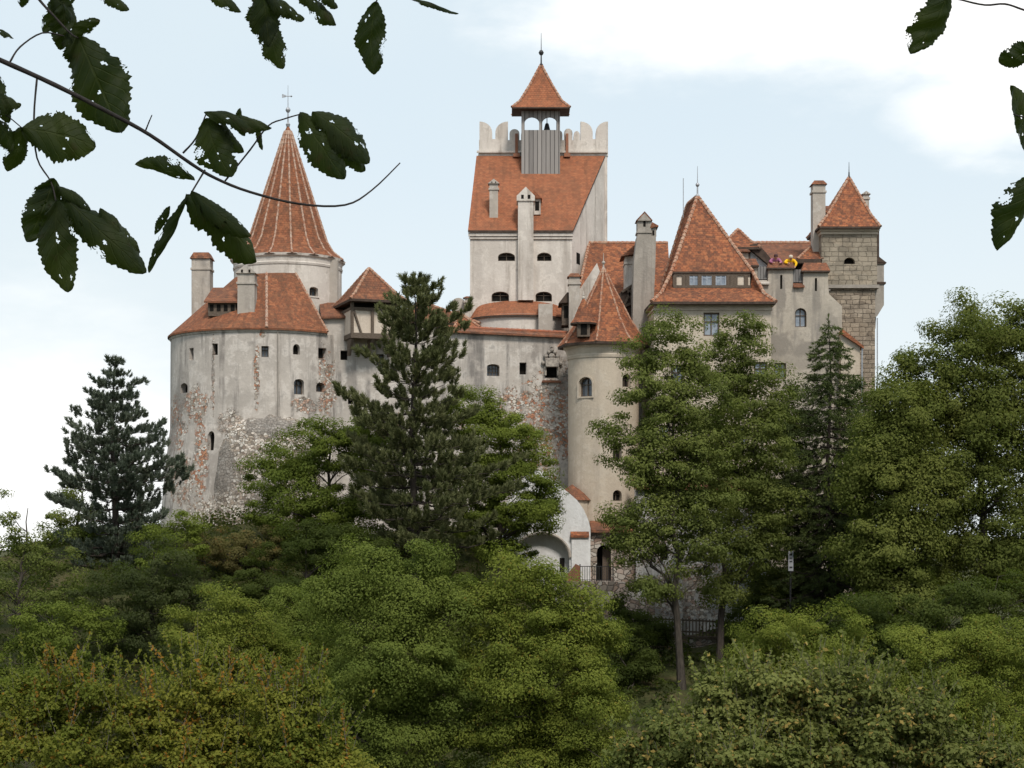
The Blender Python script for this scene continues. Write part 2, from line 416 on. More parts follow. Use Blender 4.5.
def outline(w, h, arch):
    p = [(-w / 2, 0), (w / 2, 0)]
    if arch:
        r = min(arch, h * .95)
        for k in range(9):
            a = math.pi * k / 8; p.append((w / 2 * math.cos(a), h - r + r * math.sin(a)))
    else: p += [(w / 2, h), (-w / 2, h)]
    return p
def window(parent, cut, x, y, z, ang, w, h, arch=0.0, style='cross', recess=.28, frame=None, pane=None, fw=.07, trim=None):
    """a recess cut in the wall with a window set in it; x, y, z = middle of the sill on the wall face"""
    nx, ny = math.cos(ang), math.sin(ang); tx, ty = -ny, nx      # seen from outside the window's right is +t
    def pt(u, v, t): return (x + tx * u + nx * t, y + ty * u + ny * t, z + v)
    pl = outline(w, h, arch)
    def solid(mb, poly, t0, t1):
        fr = [pt(u, v, t1) for u, v in poly]; bk = [pt(u, v, t0) for u, v in poly]
        mb.face(fr); mb.face(bk[::-1])
        for k in range(len(poly)):
            j = (k + 1) % len(poly); mb.face([fr[j], fr[k], bk[k], bk[j]])
    solid(cut, pl, -recess - .12, .5)
    fo = None
    if style in ('dark', 'shut'):
        m = MB(); solid(m, outline(w - .01, h - .01, arch), -recess - .1, -recess)
        return m.obj('window', pane, parent)
    m = MB()
    fz0, fz1 = -recess - .04, -recess + .05
    inner = outline(w - 2 * fw, h - 2 * fw, max(0, arch - fw) if arch else 0)
    inner = [(u, v + fw) for u, v in inner]
    n = len(pl)
    for k in range(n):
        j = (k + 1) % n
        a, b, c, d = pl[k], pl[j], inner[j], inner[k]
        m.face([pt(*a, fz1), pt(*b, fz1), pt(*c, fz1), pt(*d, fz1)])
        m.face([pt(*d, fz1), pt(*c, fz1), pt(*c, fz0), pt(*d, fz0)])
    def barz(u0, u1, v0, v1): solid(m, [(u0, v0), (u1, v0), (u1, v1), (u0, v1)], fz0, fz1 - .01)
    b = fw * .75
    if style in ('cross', 'grid'):
        barz(-b / 2, b / 2, fw, h - fw * 1.2)
        if style == 'cross': barz(-w / 2 + fw, w / 2 - fw, h * .60, h * .60 + b)
        else:
            for q in (.33, .62): barz(-w / 2 + fw, w / 2 - fw, h * q, h * q + b * .7)
            for q in (-.25, .25): barz(w * q - b * .35, w * q + b * .35, fw, h - fw * 1.5)
    fo = m.obj('window', frame, parent)
    g = MB(); solid(g, [(u * .98, .01 + v * .98) for u, v in pl], fz0 - .05, fz0 + .01)
    g.obj('pane', pane, fo)
    if trim:
        t = MB(); ow = .09
        o2 = [(u, v - ow) for u, v in outline(w + 2 * ow, h + 2 * ow, arch + ow if arch else 0)]
        for k in range(n):
            j = (k + 1) % n
            a, b_, c, d = o2[k], o2[j], pl[j], pl[k]
            t.face([pt(*a, .035), pt(*b_, .035), pt(*c, .035), pt(*d, .035)])
            t.face([pt(*b_, .035), pt(*a, .035), pt(*a, -.03), pt(*b_, -.03)])
            t.face([pt(*d, .035), pt(*c, .035), pt(*c, -.03), pt(*d, -.03)])
        t.obj('window_surround', trim, fo)
    return fo
def ridge(parent, pts, mat, r=.10, step=.30, name='ridge_tiles'):
    """a row of half-round hip tiles, each lapping over the next"""
    m = MB()
    for a, b in zip(pts[:-1], pts[1:]):
        a, b = Vector(a), Vector(b); L = (b - a).length; n = max(1, round(L / step))
        for k in range(n):
            p, q = a.lerp(b, k / n), a.lerp(b, min(1, (k + 1.12) / n))
            m.tube([p, q], [r * 1.12, r * .82], 8)
    return m.obj(name, mat, parent)
def finial(parent, p, h, mat, ball=.13, vane=False):
    m = MB(); x, y, z = p
    m.lathe((x, y), [(.10, z - .15), (.14, z), (.05, z + .12), (.04, z + h * .30), (ball * .6, z + h * .30 + .03), (ball, z + h * .30 + ball), (ball * .6, z + h * .30 + 2 * ball - .03), (.025, z + h * .30 + 2 * ball), (.012, z + h)], 10)
    if vane:
        zz = z + h * .72
        m.bar((x - .22, y, zz), (x + .2, y, zz), .05, .03); m.face([(x - .36, y, zz - .1), (x - .12, y, zz - .04), (x - .12, y, zz + .06), (x - .36, y, zz + .14)])
        m.face([(x - .36, y + .02, zz + .14), (x - .12, y + .02, zz + .06), (x - .12, y + .02, zz - .04), (x - .36, y + .02, zz - .1)])
        m.lathe((x + .2, y), [(.0, zz - .07), (.07, zz), (.0, zz + .07)], 8)
    return m.obj('finial', mat, parent)
def hip_roof(parent, x0, x1, y0, y1, ze, apex, mat, over=.0, ridge_len=0.0, name='roof', under=None, rmat=None, thick=.12, rot=0, rr=.09, flare=None):
    """hipped roof over a rectangle; apex (x, y, z) front end of a ridge running ridge_len backwards; optional flare (inset share, height share)"""
    m = MB(); ax, ay, az = apex
    def lvl(f, z): return [(x0 + (ax - x0) * f, y0 + (ay - y0) * f, z), (x1 + (ax - x1) * f, y0 + (ay - y0) * f, z), (x1 + (ax - x1) * f, y1 + (ay + ridge_len - y1) * f, z), (x0 + (ax - x0) * f, y1 + (ay + ridge_len - y1) * f, z)]
    rings = [lvl(0, ze)]
    if flare:
        for fi, fh in flare: rings.append(lvl(fi, ze + (az - ze) * fh))
    A, B = (ax, ay, az), (ax, ay + ridge_len, az)
    pv = ((x0 + x1) / 2, (y0 + y1) / 2)
    def rt(p):
        if not rot: return p
        dx, dy = p[0] - pv[0], p[1] - pv[1]
        return (pv[0] + dx * math.cos(rot) - dy * math.sin(rot), pv[1] + dx * math.sin(rot) + dy * math.cos(rot), p[2])
    rings = [[rt(p) for p in r_] for r_ in rings]; A, B = rt(A), rt(B)
    for r0, r1 in zip(rings[:-1], rings[1:]):
        for k in range(4): m.face([r0[k], r0[(k + 1) % 4], r1[(k + 1) % 4], r1[k]])
    t = rings[-1]
    m.face([t[0], t[1], A]); m.face([t[2], t[3], B])
    if ridge_len > .01: m.face([t[1], t[2], B, A]); m.face([t[3], t[0], A, B])
    else: m.face([t[1], t[2], A]); m.face([t[3], t[0], A])
    lo = [(p[0], p[1], p[2] - thick) for p in rings[0]]
    for k in range(4): m.face([lo[k], lo[(k + 1) % 4], rings[0][(k + 1) % 4], rings[0][k]], None, 1)
    m.face(lo[::-1], None, 1)
    ob = m.obj(name, [mat, under or mat], parent)
    if rmat:
        for k in range(4):
            ridge(ob, [r_[k] for r_ in rings] + [A if k < 2 else B], rmat, rr)
        if ridge_len > .3: ridge(ob, [A, B], rmat, rr)
    return ob
def chimney(parent, px0, px1, ptop, pbot, Y, d, mat, capmat, tap=.0, cap='gable', band=True, name='chimney'):
    x0, x1, z0, z1 = X(px0, Y), X(px1, Y), Z(pbot, Y), Z(ptop, Y)
    w = x1 - x0; capH = w * (.55 if cap == 'gable' else .35)
    zb = z1 - capH
    m = MB(); a = [(x0 - tap, Y, z0), (x1 + tap, Y, z0), (x1 + tap, Y + d + tap, z0), (x0 - tap, Y + d + tap, z0)]
    b = [(x0, Y, zb), (x1, Y, zb), (x1, Y + d, zb), (x0, Y + d, zb)]
    m.hexa(a, b)
    if band: m.box(x0 - .06, x1 + .06, Y - .06, Y + d + .06, zb - .5 * w - .12, zb - .5 * w)
    ob = m.obj(name, mat, parent)
    c = MB(); e = .10
    if cap == 'gable':      # small saddle roof, gable to the front
        xm = (x0 + x1) / 2
        f = [(x0 - e, Y - e, zb), (x1 + e, Y - e, zb), (xm, Y - e, z1)]; k = [(p[0], Y + d + e, p[2]) for p in f]
        c.face(f); c.face(k[::-1]); c.face([f[1], k[1], k[2], f[2]], None, 1); c.face([k[0], f[0], f[2], k[2]], None, 1); c.face([f[0], k[0], k[1], f[1]])
        for q in (-.22, .22): c.box(xm + q * w - .06 * w, xm + q * w + .06 * w, Y - e - .012, Y - e + .05, zb + .03, zb + capH * .38, mi=2)
    else:
        c.hexa([(x0 - e, Y - e, zb), (x1 + e, Y - e, zb), (x1 + e, Y + d + e, zb), (x0 - e, Y + d + e, zb)], [(x0 + e, Y + e, z1), (x1 - e, Y + e, z1), (x1 - e, Y + d - e, z1), (x0 + e, Y + d - e, z1)], 1)
    c.obj('chimney_cap', [mat, capmat, M['void']], ob)
    return ob
# ============================================================ materials in use
M = {}
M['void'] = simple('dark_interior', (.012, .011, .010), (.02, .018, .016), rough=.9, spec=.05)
M['glass'] = simple('old_window_glass', (.05, .06, .075), (.09, .11, .13), 1.5, rough=.12, spec=.6, bstr=.1)
M['paneblue'] = simple('curtained_window_glass', (.16, .19, .24), (.34, .38, .42), 2.2, rough=.15, spec=.6, bstr=.1)
M['wood'] = simple('weathered_brown_timber', (.085, .062, .045), (.15, .12, .095), 3, (3, 3, 12), rough=.85)
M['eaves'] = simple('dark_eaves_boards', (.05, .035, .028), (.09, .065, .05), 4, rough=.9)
M['greywood'] = planks('silvered_grey_planks', (.15, .14, .135), (.37, .345, .325), .27)
M['shutter'] = planks('grey_shutter_planks', (.13, .125, .125), (.27, .26, .25), .17)
M['metal'] = simple('dull_zinc', (.30, .31, .33), (.42, .43, .45), 6, rough=.5, metal=.4)
M['iron'] = simple('black_iron', (.03, .03, .032), (.05, .05, .05), 8, rough=.6)
M['t_round'] = tiles('round_tower_tiles', (.285, .106, .054), (.190, .078, .046), (.115, .065, .043), .62)
M['t_keep'] = tiles('keep_tiles', (.35, .130, .066), (.265, .100, .054), (.16, .08, .05), .50, speck=.25)
M['t_hall'] = tiles('hall_tiles', (.335, .118, .056), (.165, .070, .044), (.11, .057, .04), .48, (.47, .19, .085), .45)
M['t_old'] = tiles('old_brown_tiles', (.25, .10, .056), (.18, .080, .050), (.095, .06, .045), .65)
M['ridge'] = simple('mortared_hip_tiles', (.30, .115, .062), (.42, .30, .22), 5.5, rough=.9)
M['ridge_light'] = simple('pale_mortared_hip_tiles', (.30, .14, .085), (.46, .35, .275), 4.5, rough=.9)
M['ridge_red'] = simple('red_coping_tiles', (.36, .12, .06), (.27, .13, .09), 3.2, rough=.9)
pl = lambda px, py, Y, a, b, c, k=1.0: (tuple(P(px, py, Y)), (a, b, c), k)
M['p_round'] = plaster('round_tower_render', (.52, .47, .42), (.24, .215, .195), [
    pl(178, 428, 101.5, .8, 2.5, 1.7, 1.0), pl(196, 405, 100.0, 1.1, 2, .9, .7), pl(203, 462, 99.6, .5, 1.5, 2.2, 1.0), pl(184, 478, 100.5, 1.0, 2, 1.6, .5), pl(215, 375, 99.6, .10, 1.5, 2.6, .6), pl(257, 376, 98.7, .16, 1.5, 1.9, 1.0),
    pl(263, 333, 98.7, .16, 1, .25, 1.0), pl(326, 385, 100, .42, 2, 1.9, .8), pl(322, 372, 100, .2, 2, 1.8, .8), pl(305, 405, 99.5, .7, 1.5, .5, .7), pl(232, 425, 98.8, .7, 1.5, .9, .2), pl(222, 512, 98.5, 2.6, 3, .8, .15)],
    1.0, (.67, .615, .56), stains=[pl(184, 395, 101, .5, 2, 1.5, .8), pl(175, 440, 102, .5, 2, 1.6, .8), pl(224, 470, 99, .8, 2, 2.0, .7), pl(300, 440, 99, 1.2, 2, .8, .6), pl(213, 365, 99, .12, 2, 1.4, .7), pl(313, 400, 99.5, .25, 2, 2.0, .6), pl(240, 400, 99, 1.5, 2, .6, .45)])
M['p_buttress'] = plaster('buttress_rubble_render', (.40, .36, .32), (.19, .175, .16), [pl(263, 470, 97.5, 5.5, 5, 6.0, .10)], .8, (.48, .44, .39), (.34, .46, .25), [pl(266, 422, 97.5, 1.7, 2, .8, .85), pl(225, 470, 98, .8, 2, 1.8, .8), pl(262, 500, 97, 1.5, 2, 1.2, .6)])
M['p_curtain'] = plaster('curtain_wall_render', (.51, .46, .41), (.205, .187, .172), [
    pl(550, 430, 101.8, 1.9, 2, 3.4, 1.0), pl(520, 405, 101.6, 2.0, 2, 1.1, .7), pl(560, 375, 102, .7, 2, 1.2, .5), pl(480, 420, 101, 1.5, 2, .8, .6), pl(331, 385, 99.6, .22, 1.5, 1.9, .8), pl(385, 420, 100, 1.2, 2, .5, .5)], .95, (.66, .61, .555), stains=[pl(535, 352, 101.5, .25, 2, 1.0, .9), pl(562, 365, 102, .6, 2, 2.0, .8), pl(347, 380, 99.8, .3, 2, 1.6, .7), pl(545, 350, 102, 1.2, 2, .5, .5), pl(470, 352, 101, 1.0, 2, .3, .4)])
M['p_keep'] = plaster('keep_render', (.64, .585, .53), (.32, .275, .235), [], .85, (.705, .648, .585), stains=[pl(478, 268, 107, .35, 2, 2.0, .45), pl(566, 262, 107, .35, 2, 1.5, .5), pl(530, 280, 107, .5, 2, 1.2, .3)])
M['p_cream'] = plaster('cream_render', (.505, .43, .34), (.33, .275, .225), [], .35, (.555, .485, .395))
M['p_grey'] = plaster('grey_buff_render', (.435, .385, .32), (.20, .185, .17), [], .8, (.51, .455, .38), stains=[pl(773, 343, 101.5, 1.5, 2, .7, .9), pl(803, 349, 101.5, 1.1, 2, .5, .8), pl(830, 330, 101.5, .6, 2, 1.0, .6), pl(781, 298, 101.5, .3, 2, 1.0, .8), pl(816, 300, 101.5, .3, 2, .9, .8), pl(800, 360, 101.5, 2.2, 2, .6, .5)])
M['p_white'] = plaster('whitewash', (.74, .74, .735), (.46, .44, .42), [], .35, (.80, .80, .80))
M['p_flue'] = plaster('chimney_render', (.465, .415, .36), (.20, .178, .16), [], .6, (.55, .51, .46))
M['p_stack'] = plaster('stack_render', (.345, .31, .27), (.18, .163, .145), [], .6, (.41, .37, .325))
M['p_panel'] = plaster('panel_render', (.60, .51, .42), (.36, .3, .24), [], .3, (.68, .6, .51))
M['casement'] = simple('pale_blue_grey_paint', (.36, .40, .46), (.28, .31, .36), 6)
M['p_dingy'] = plaster('dingy_whitewash', (.50, .49, .475), (.26, .24, .22), [pl(690, 590, 96.6, 2.5, 3, 1.6, .3), pl(655, 540, 96.6, 1.2, 3, 1.4, .4), pl(750, 520, 96.6, 1.2, 3, 1.2, .4)], .9, (.60, .59, .575))
M['rubble'] = rubble('rubble_masonry', .12, 3.6, (.40, .38, .35))
M['rubble_low'] = rubble('terrace_rubble', .35, 3.0, (.22, .19, .17))
M['ashlar'] = ashlar('rough_ashlar', (.235, .19, .147), (.38, .318, .25), (.125, .105, .085), .52, .27)
M['ashlar_up'] = ashlar('weathered_ashlar', (.315, .27, .21), (.355, .305, .24), (.275, .235, .185), .56, .28)
M['brick'] = simple('old_brick', (.33, .14, .08), (.24, .13, .09), 5)
M['stone'] = simple('carved_limestone', (.40, .36, .31), (.17, .15, .135), 4, bstr=.8, bd=.05)

def dirline(A, B):
    d = (Vector(B) - Vector(A)); return d.normalized(), d.length
def poly_px(pts, A, B):
    """outline given in sight-line pixels, put on the upright plane through plan points A, B: returns (s, z)"""
    out = []
    d, _ = dirline(A, B)
    for px, py in pts:
        x, y, _a = hit_line(px, A, B)
        out.append(((Vector((x, y)) - Vector(A)).dot(d), Z(py, y)))
    return out
def win_wall(parent, cut, A, B, px0, px1, py0, py1, **k):
    x0, y0, a = hit_line(px0, A, B); x1, y1, a = hit_line(px1, A, B)
    xm, ym = (x0 + x1) / 2, (y0 + y1) / 2
    w = math.hypot(x1 - x0, y1 - y0); zb = Z(py1, ym); h = Z(py0, ym) - zb
    return window(parent, cut, xm, ym, zb, a, w, h, **k)
def win_cyl(parent, cut, c, r, px, wpx, py0, py1, **k):
    x, y, a = hit_cyl(px, c, r)
    zb = Z(py1, y); h = Z(py0, y) - zb
    w = wpx * y / F / max(.35, abs(math.sin(a)))
    return window(parent, cut, x, y, zb, a, w, h, **k)

# ============================================================ round tower (left)
RC = (X(263.5, 104), 104.0); RR = 5.42
ZE = Z(338, 104)
rt = thing('round_tower', (RC[0], RC[1], CZ - 3), 'great round plastered tower with a cone roofed drum on top', 'tower')
m = MB(); m.lathe(RC, [(6.35, CZ - 3.5), (6.1, CZ), (5.75, Z(470, 104)), (5.45, Z(430, 104)), (5.42, ZE - .2)], 96)
body = m.obj('wall', M['p_round'], rt)
cut = MB()
for px, w, p0, p1, st, ar in ((191.5, 5, 348, 360, 'dark', 0), (215, 6, 343.5, 355, 'dark', 0), (265, 7, 346, 357, 'cross', 0), (296.5, 6.5, 344, 354.5, 'dark', .25), (322.5, 7.5, 348, 358.5, 'dark', 0),
                              (184, 9, 383, 393, 'dark', .25), (299, 9.5, 379, 394.5, 'cross', .2), (320.5, 8, 382.5, 392, 'cross', .25), (211, 7.5, 431, 450.5, 'dark', .35)):
    win_cyl(rt, cut, RC, RR + (.12 if p0 > 420 else 0), px, w, p0, p1, style=st, arch=ar, frame=M['wood'], pane=M['void'] if st == 'dark' else M['glass'], recess=.34, fw=.05)
carve(body, cut)
m = MB(); m.lathe(RC, [(RR + .015, ZE - .30), (RR + .06, ZE - .26), (RR + .09, ZE - .14), (RR + .10, ZE - .02), (RR + .02, ZE - .01)], 96, 120, 319, caps=False); m.obj('cornice', M['p_round'], rt)
# rubble buttress swelling out of the foot
m = MB(); nb = 40
bc = (X(263, 98.3), 98.9)
prof = [(1.0, CZ - 3.0), (1.0, Z(520, 98)), (.96, Z(480, 98)), (.90, Z(450, 98)), (.80, Z(430, 98)), (.62, Z(419, 98)), (.36, Z(413, 98)), (0.0, Z(411, 98))]
rows = []
for (f, z) in prof:
    row = []
    for k in range(nb + 1):
        a = R(180 + 180 * k / nb)
        n_ = mnoise.noise(Vector((math.cos(a) * 3, math.sin(a) * 3, z * .55))) * .22
        row.append((bc[0] + (3.15 * f + n_) * math.cos(a), bc[1] + .35 + (1.75 * f + n_) * math.sin(a) + (1 - f) * .3, z + n_ * (.6 if f else 0)))
    rows.append(row)
for i in range(len(rows) - 1):
    for k in range(nb): m.face([rows[i][k], rows[i][k + 1], rows[i + 1][k + 1], rows[i + 1][k]])
m.obj('buttress', M['p_buttress'], rt)
# skirt roof round the upper drum
DC = (X(288, 105.4), 105.4); DR = 3.22; ZJ = Z(281, 105.4)
n = 30; m = MB(); ea, ua = [], []
for k in range(n + 1):
    t = k / n; a = R(125 + (318.6 - 125) * t); u = R(135 + (285 - 135) * t)
    ea.append((RC[0] + 5.60 * math.cos(a), RC[1] + 5.60 * math.sin(a), ZE - .06)); ua.append((DC[0] + (DR + .05) * math.cos(u), DC[1] + (DR + .05) * math.sin(u), ZJ))
sl = 0
for k in range(n):
    e0, e1, u0, u1 = Vector(ea[k]), Vector(ea[k + 1]), Vector(ua[k]), Vector(ua[k + 1])
    mid = (e0 + e1) / 2; tt = (e1 - e0).normalized()
    def q(p): return (sl + (p - e0).dot(tt), (p - e0 - tt * (p - e0).dot(tt)).length)
    m.face([e0, e1, u1, u0], [q(e0), q(e1), q(u1), q(u0)])
    m.face([e1 - Vector((0, 0, .1)), e0 - Vector((0, 0, .1)), (RC[0] + (e0.x - RC[0]) * .92, RC[1] + (e0.y - RC[1]) * .92, ZE - .1), (RC[0] + (e1.x - RC[0]) * .92, RC[1] + (e1.y - RC[1]) * .92, ZE - .1)], None, 1)
    m.face([e0 - Vector((0, 0, .1)), e1 - Vector((0, 0, .1)), e1, e0])
    sl += (e1 - e0).length
roof = m.obj('skirt_roof', [M['t_round'], M['eaves']], rt)
kk = min(range(n + 1), key=lambda k: abs(CX + ea[k][0] * F / ea[k][1] - 268))
ridge(roof, [Vector(ea[kk]) + Vector((0, 0, .02)), ua[kk]], M['ridge_light'], .085)
ridge(roof, [ea[n], ua[n]], M['ridge'], .07)
m = MB(); e, u = Vector(ea[n]), Vector(ua[n])
m.face([e + Vector((0, 0, -.12)), (u.x, u.y, ZE - 2), (u.x, u.y, u.z - .05), e]); m.face([e, (u.x, u.y, u.z - .05), (u.x, u.y, ZE - 2), e + Vector((0, 0, -.12))])
m.obj('verge_wall', M['p_round'], rt)
# upper drum and its cone
m = MB(); zc = Z(262, 105.4)
m.lathe(DC, [(DR, ZE - 1.5), (DR, zc - .55)], 64)
drum = m.obj('drum_wall', M['p_keep'], rt)
cut = MB(); win_cyl(rt, cut, DC, DR, 313.5, 8, 287, 296, style='cross', arch=.15, frame=M['wood'], pane=M['glass'], recess=.3, fw=.05, trim=M['p_keep'])
carve(drum, cut)
m = MB(); m.lathe(DC, [(DR - .02, zc - .60), (DR + .04, zc - .60), (DR + .07, zc - .48), (DR + .03, zc - .42), (DR + .05, zc - .18), (DR + .16, zc - .10), (DR + .19, zc + .04), (DR - .1, zc + .05)], 64, caps=False); m.obj('cornice', M['p_keep'], rt)
m = MB(); m.box(-.42, .42, -.2, .2, Z(300, 105), zc - .5); 
mm = MB(); x, y, a = hit_cyl(333, DC, DR); mm.box(x - .3, x + .3, y - .3, y + .3, ZE - .5, zc - .15); mm.obj('pilaster', M['p_flue'], rt)
AZ = Z(124, 105.4); CR = 3.44
m = MB(); CP = [(CR, zc), (2.80, zc + .52), (2.36, zc + 1.25), (.20, AZ - .45), (0, AZ)]
m.lathe(DC, CP, 16, off=11.25)
m.lathe(DC, [(DR, zc + .02), (CR, zc - .07), (CR, zc)], 16, off=11.25, caps=False, mi=1)
cone = m.obj('cone_roof', [M['t_round'], M['eaves']], rt)
for k in range(16):
    a = R(360 * k / 16 + 11.25)
    ridge(cone, [(DC[0] + CR * f * math.cos(a), DC[1] + CR * f * math.sin(a), z) for f, z in ((c_[0] / CR, c_[1] + .02) for c_ in CP[:4])], M['ridge_light'], .06)
finial(cone, (DC[0], DC[1], AZ - .02), 2.35, M['metal'], .16, True)
chimney(rt, 191.5, 210, 252, 330, 105.5, 1.1, M['p_flue'], M['t_old'], cap='flat')
chimney(rt, 237.5, 254.5, 264, 326, 99.5, 1.0, M['p_flue'], M['t_old'], cap='gable')
# long low dormer with four openings
dx0, dx1, dy = X(208, 99.8), X(236, 99.8), 99.8
m = MB(); m.box(dx0, dx1, dy, dy + 2.2, Z(316, 99.8), Z(302, 99.8)); dz0, dz1 = Z(313, 99.8), Z(303, 99.8)
for k in range(4):
    w_ = (dx1 - dx0) / 4; m.box(dx0 + w_ * k + .1, dx0 + w_ * (k + 1) - .08, dy - .015, dy + .1, dz0 + .1, dz1 - .08, mi=1)
dm = m.obj('dormer', [M['wood'], M['void']], rt)
m = MB(); m.hexa([(dx0 - .2, dy - .22, dz1 - .02), (dx1 + .2, dy - .22, dz1 - .02), (dx1 + .2, dy + 2.2, dz1 + 1.1), (dx0 - .1, dy + 2.2, dz1 + 1.1)], [(dx0 - .2, dy - .22, dz1 + .08), (dx1 + .2, dy - .22, dz1 + .08), (dx1 + .2, dy + 2.2, dz1 + 1.2), (dx0 - .1, dy + 2.2, dz1 + 1.2)])
m.obj('dormer_roof', M['t_old'], dm)
m = MB(); x, y, a = hit_cyl(278, RC, RR); m.tube([(x, y - .08, ZE - .1), (x, y - .08, CZ + 4)], .035, 6); m.obj('downpipe', M['p_stack'], rt)

# ============================================================ curtain wall
CA, CB = (X(326, 100.9), 100.9), (X(590, 103.2), 103.2)
cw = thing('curtain_wall', (CA[0], CA[1], CZ), 'pale curtain wall with tiled coping and a broken patch of red brick rubble', 'wall')
top = [(586, 336), (440, 329), (395, 326), (395, 322), (352, 322), (352, 316), (322, 316)]
m = MB(); m.prism(poly_px([(322, 560), (586, 640)] + top, CA, CB), CA, CB, 0, 1.3)
wall = m.obj('wall', M['p_curtain'], cw)
cut = MB()
kw = dict(frame=M['wood'], pane=M['glass'], recess=.42, fw=.05)
win_wall(cw, cut, CA, CB, 487, 499.5, 364, 376, style='grid', arch=.15, **kw)
for a in ((519.5, 526.5, 362.5, 374.5), (340.5, 347.5, 350.5, 360), (348, 353, 398, 404)): win_wall(cw, cut, CA, CB, *a, style='dark', pane=M['void'], recess=.4)
win_wall(cw, cut, CA, CB, 376, 384, 354, 365, style='cross', **kw)
win_wall(cw, cut, CA, CB, 545, 558, 367, 378, style='dark', pane=M['void'], recess=.4)
carve(wall, cut)
# coping: a little tiled saddle along the wall head
m = MB()
for (a, b) in (((438, 329), (587, 336)),):
    (s0, z0), (s1, z1) = poly_px([a, b], CA, CB)
    d, _ = dirline(CA, CB); nb_ = Vector((-d.y, d.x))
    def q(s, t, z): v = Vector(CA) + d * s + nb_ * t; return (v.x, v.y, z)
    m.face([q(s0, -.28, z0 - .1), q(s1, -.28, z1 - .1), q(s1, .65, z1 + .22), q(s0, .65, z0 + .22)]); m.face([q(s0, .65, z0 + .22), q(s1, .65, z1 + .22), q(s1, 1.6, z1 - .1), q(s0, 1.6, z0 - .1)])
    m.face([q(s0, -.28, z0 - .2), q(s1, -.28, z1 - .2), q(s1, -.28, z1 - .1), q(s0, -.28, z0 - .1)]); m.face([q(s1, -.28, z1 - .2), q(s0, -.28, z0 - .2), q(s0, .02, z0 - .2), q(s1, .02, z1 - .2)], None, 1)
    cp = m.obj('coping', [M['t_old'], M['eaves']], cw)
    ridge(cp, [q(s0, .65, z0 + .23), q(s1, .65, z1 + .23)], M['ridge_red'], .10, .32)
# lean-to roof by the round tower
(s0, z0), (s1, z1) = poly_px([(321, 317), (353, 316.5)], CA, CB)
m = MB(); zt = Z(299, 102)
m.face([q(s0, -.25, z0), q(s1, -.25, z1), q(s1, 2.6, zt), q(s0, 2.6, zt)]); m.face([q(s0, -.25, z0 - .12), q(s1, -.25, z1 - .12), q(s1, -.25, z1), q(s0, -.25, z0)]); m.face([q(s1, -.25, z1 - .12), q(s1, 2.6, zt - .12), q(s1, 2.6, zt), q(s1, -.25, z1)])
m.face([q(s1, -.25, z1 - .12), q(s0, -.25, z0 - .12), q(s0, .05, z0 - .12), q(s1, .05, z1 - .12)], None, 1)
m.obj('lean_to_roof', [M['t_old'], M['eaves']], cw)
# carved stone niche
x, y, a = hit_line(551.5, CA, CB); m = MB(); tx = Vector((-math.sin(a), math.cos(a), 0)); nn = Vector((math.cos(a), math.sin(a), 0))
def nb3(u, v, t): q_ = Vector((x, y, Z(367, y))) + tx * u + nn * t; return (q_.x, q_.y, q_.z + v)
m.hexa([nb3(-.38, 0, .32), nb3(.38, 0, .32), nb3(.38, 0, 0), nb3(-.38, 0, 0)], [nb3(-.42, .5, .26), nb3(.42, .5, .26), nb3(.42, .5, 0), nb3(-.42, .5, 0)])
for u, v, r_ in ((-.36, .62, .15), (.36, .62, .15), (-.52, .22, .13), (.52, .2, .13), (0, .62, .2), (0, .98, .13), (-.18, .86, .12), (.18, .86, .12), (0, 1.18, .08)):
    c_ = nb3(u, v, .1); m.lathe((c_[0], c_[1]), [(0, c_[2] - r_), (r_ * .8, c_[2] - r_ * .6), (r_, c_[2]), (r_ * .7, c_[2] + r_ * .7), (0, c_[2] + r_)], 10)
for s_ in (-.42, .42): c_ = nb3(s_ * .9, -.5, .09); m.tube([c_, (c_[0], c_[1], c_[2] + .5)], [.07, .09], 8)
m.obj('carved_niche', M['stone'], cw)
m = MB(); m.hexa([nb3(-.6, -.92, .14), nb3(.55, -.92, .14), nb3(.55, -.92, 0), nb3(-.6, -.92, 0)], [nb3(-.55, -.8, .2), nb3(.5, -.8, .2), nb3(.5, -.8, 0), nb3(-.55, -.8, 0)]); m.obj('niche_sill', M['brick'], cw)

# ============================================================ timber hoarding bay on the curtain wall
th = R(19)
bx, by = X(351, 99.5), 99.5
hb = thing('hoarding_turret', (bx, by, Z(334, 98.7)), 'small half timbered turret bay with hipped tile roof on wooden brackets, beside the round tower', 'bay')
bw = 43 * 98.9 / F / math.cos(th); bd = 3.4
hb.rotation_euler.z = th
def LM(name, mb, mat, parent=hb):      # meshes drawn in the bay's own axes
    me = mb.mesh(name, mat); ob = bpy.data.objects.new(name, me); COL.objects.link(ob); ob.parent = parent; return ob
z0 = 0.0; zp = Z(306, 98.7) - Z(334, 98.7); zt = Z(297.5, 98.7) - Z(334, 98.7)
m = MB(); m.box(.02, bw - .02, .10, bd, .05, zp); LM('wall', m, M['p_panel'])
m = MB(); m.box(.0, bw, -.06, .16, -.12, .18); m.box(.0, bw, -.02, .14, zp - .09, zp + .06); m.box(-.05, bw + .05, -.05, .15, zt - .12, zt)
for u in (.0, bw * .46, bw - .16): m.box(u, u + .16, -.03, .13, .1, zp)
for u in (0., bw - .16): m.box(u, u + .17, -.03, .15, zp, zt); m.box(u, u + .17, bd - .2, bd - .02, 0, zt)
m.bar((bw * .06, .04, zp - .05), (bw * .24, .04, .15), .1, .12); m.bar((bw * .94, .04, zp - .05), (bw * .70, .04, .15), .1, .12)
m.box(-.02, .14, -.02, bd, -.1, .16); m.box(-.02, .12, 0, bd, zp - .08, zp + .06)
LM('timber_frame', m, M['wood'])
m = MB(); m.box(.2, bw - .2, .5, bd, zp, zt); LM('loft_opening', m, M['void'])
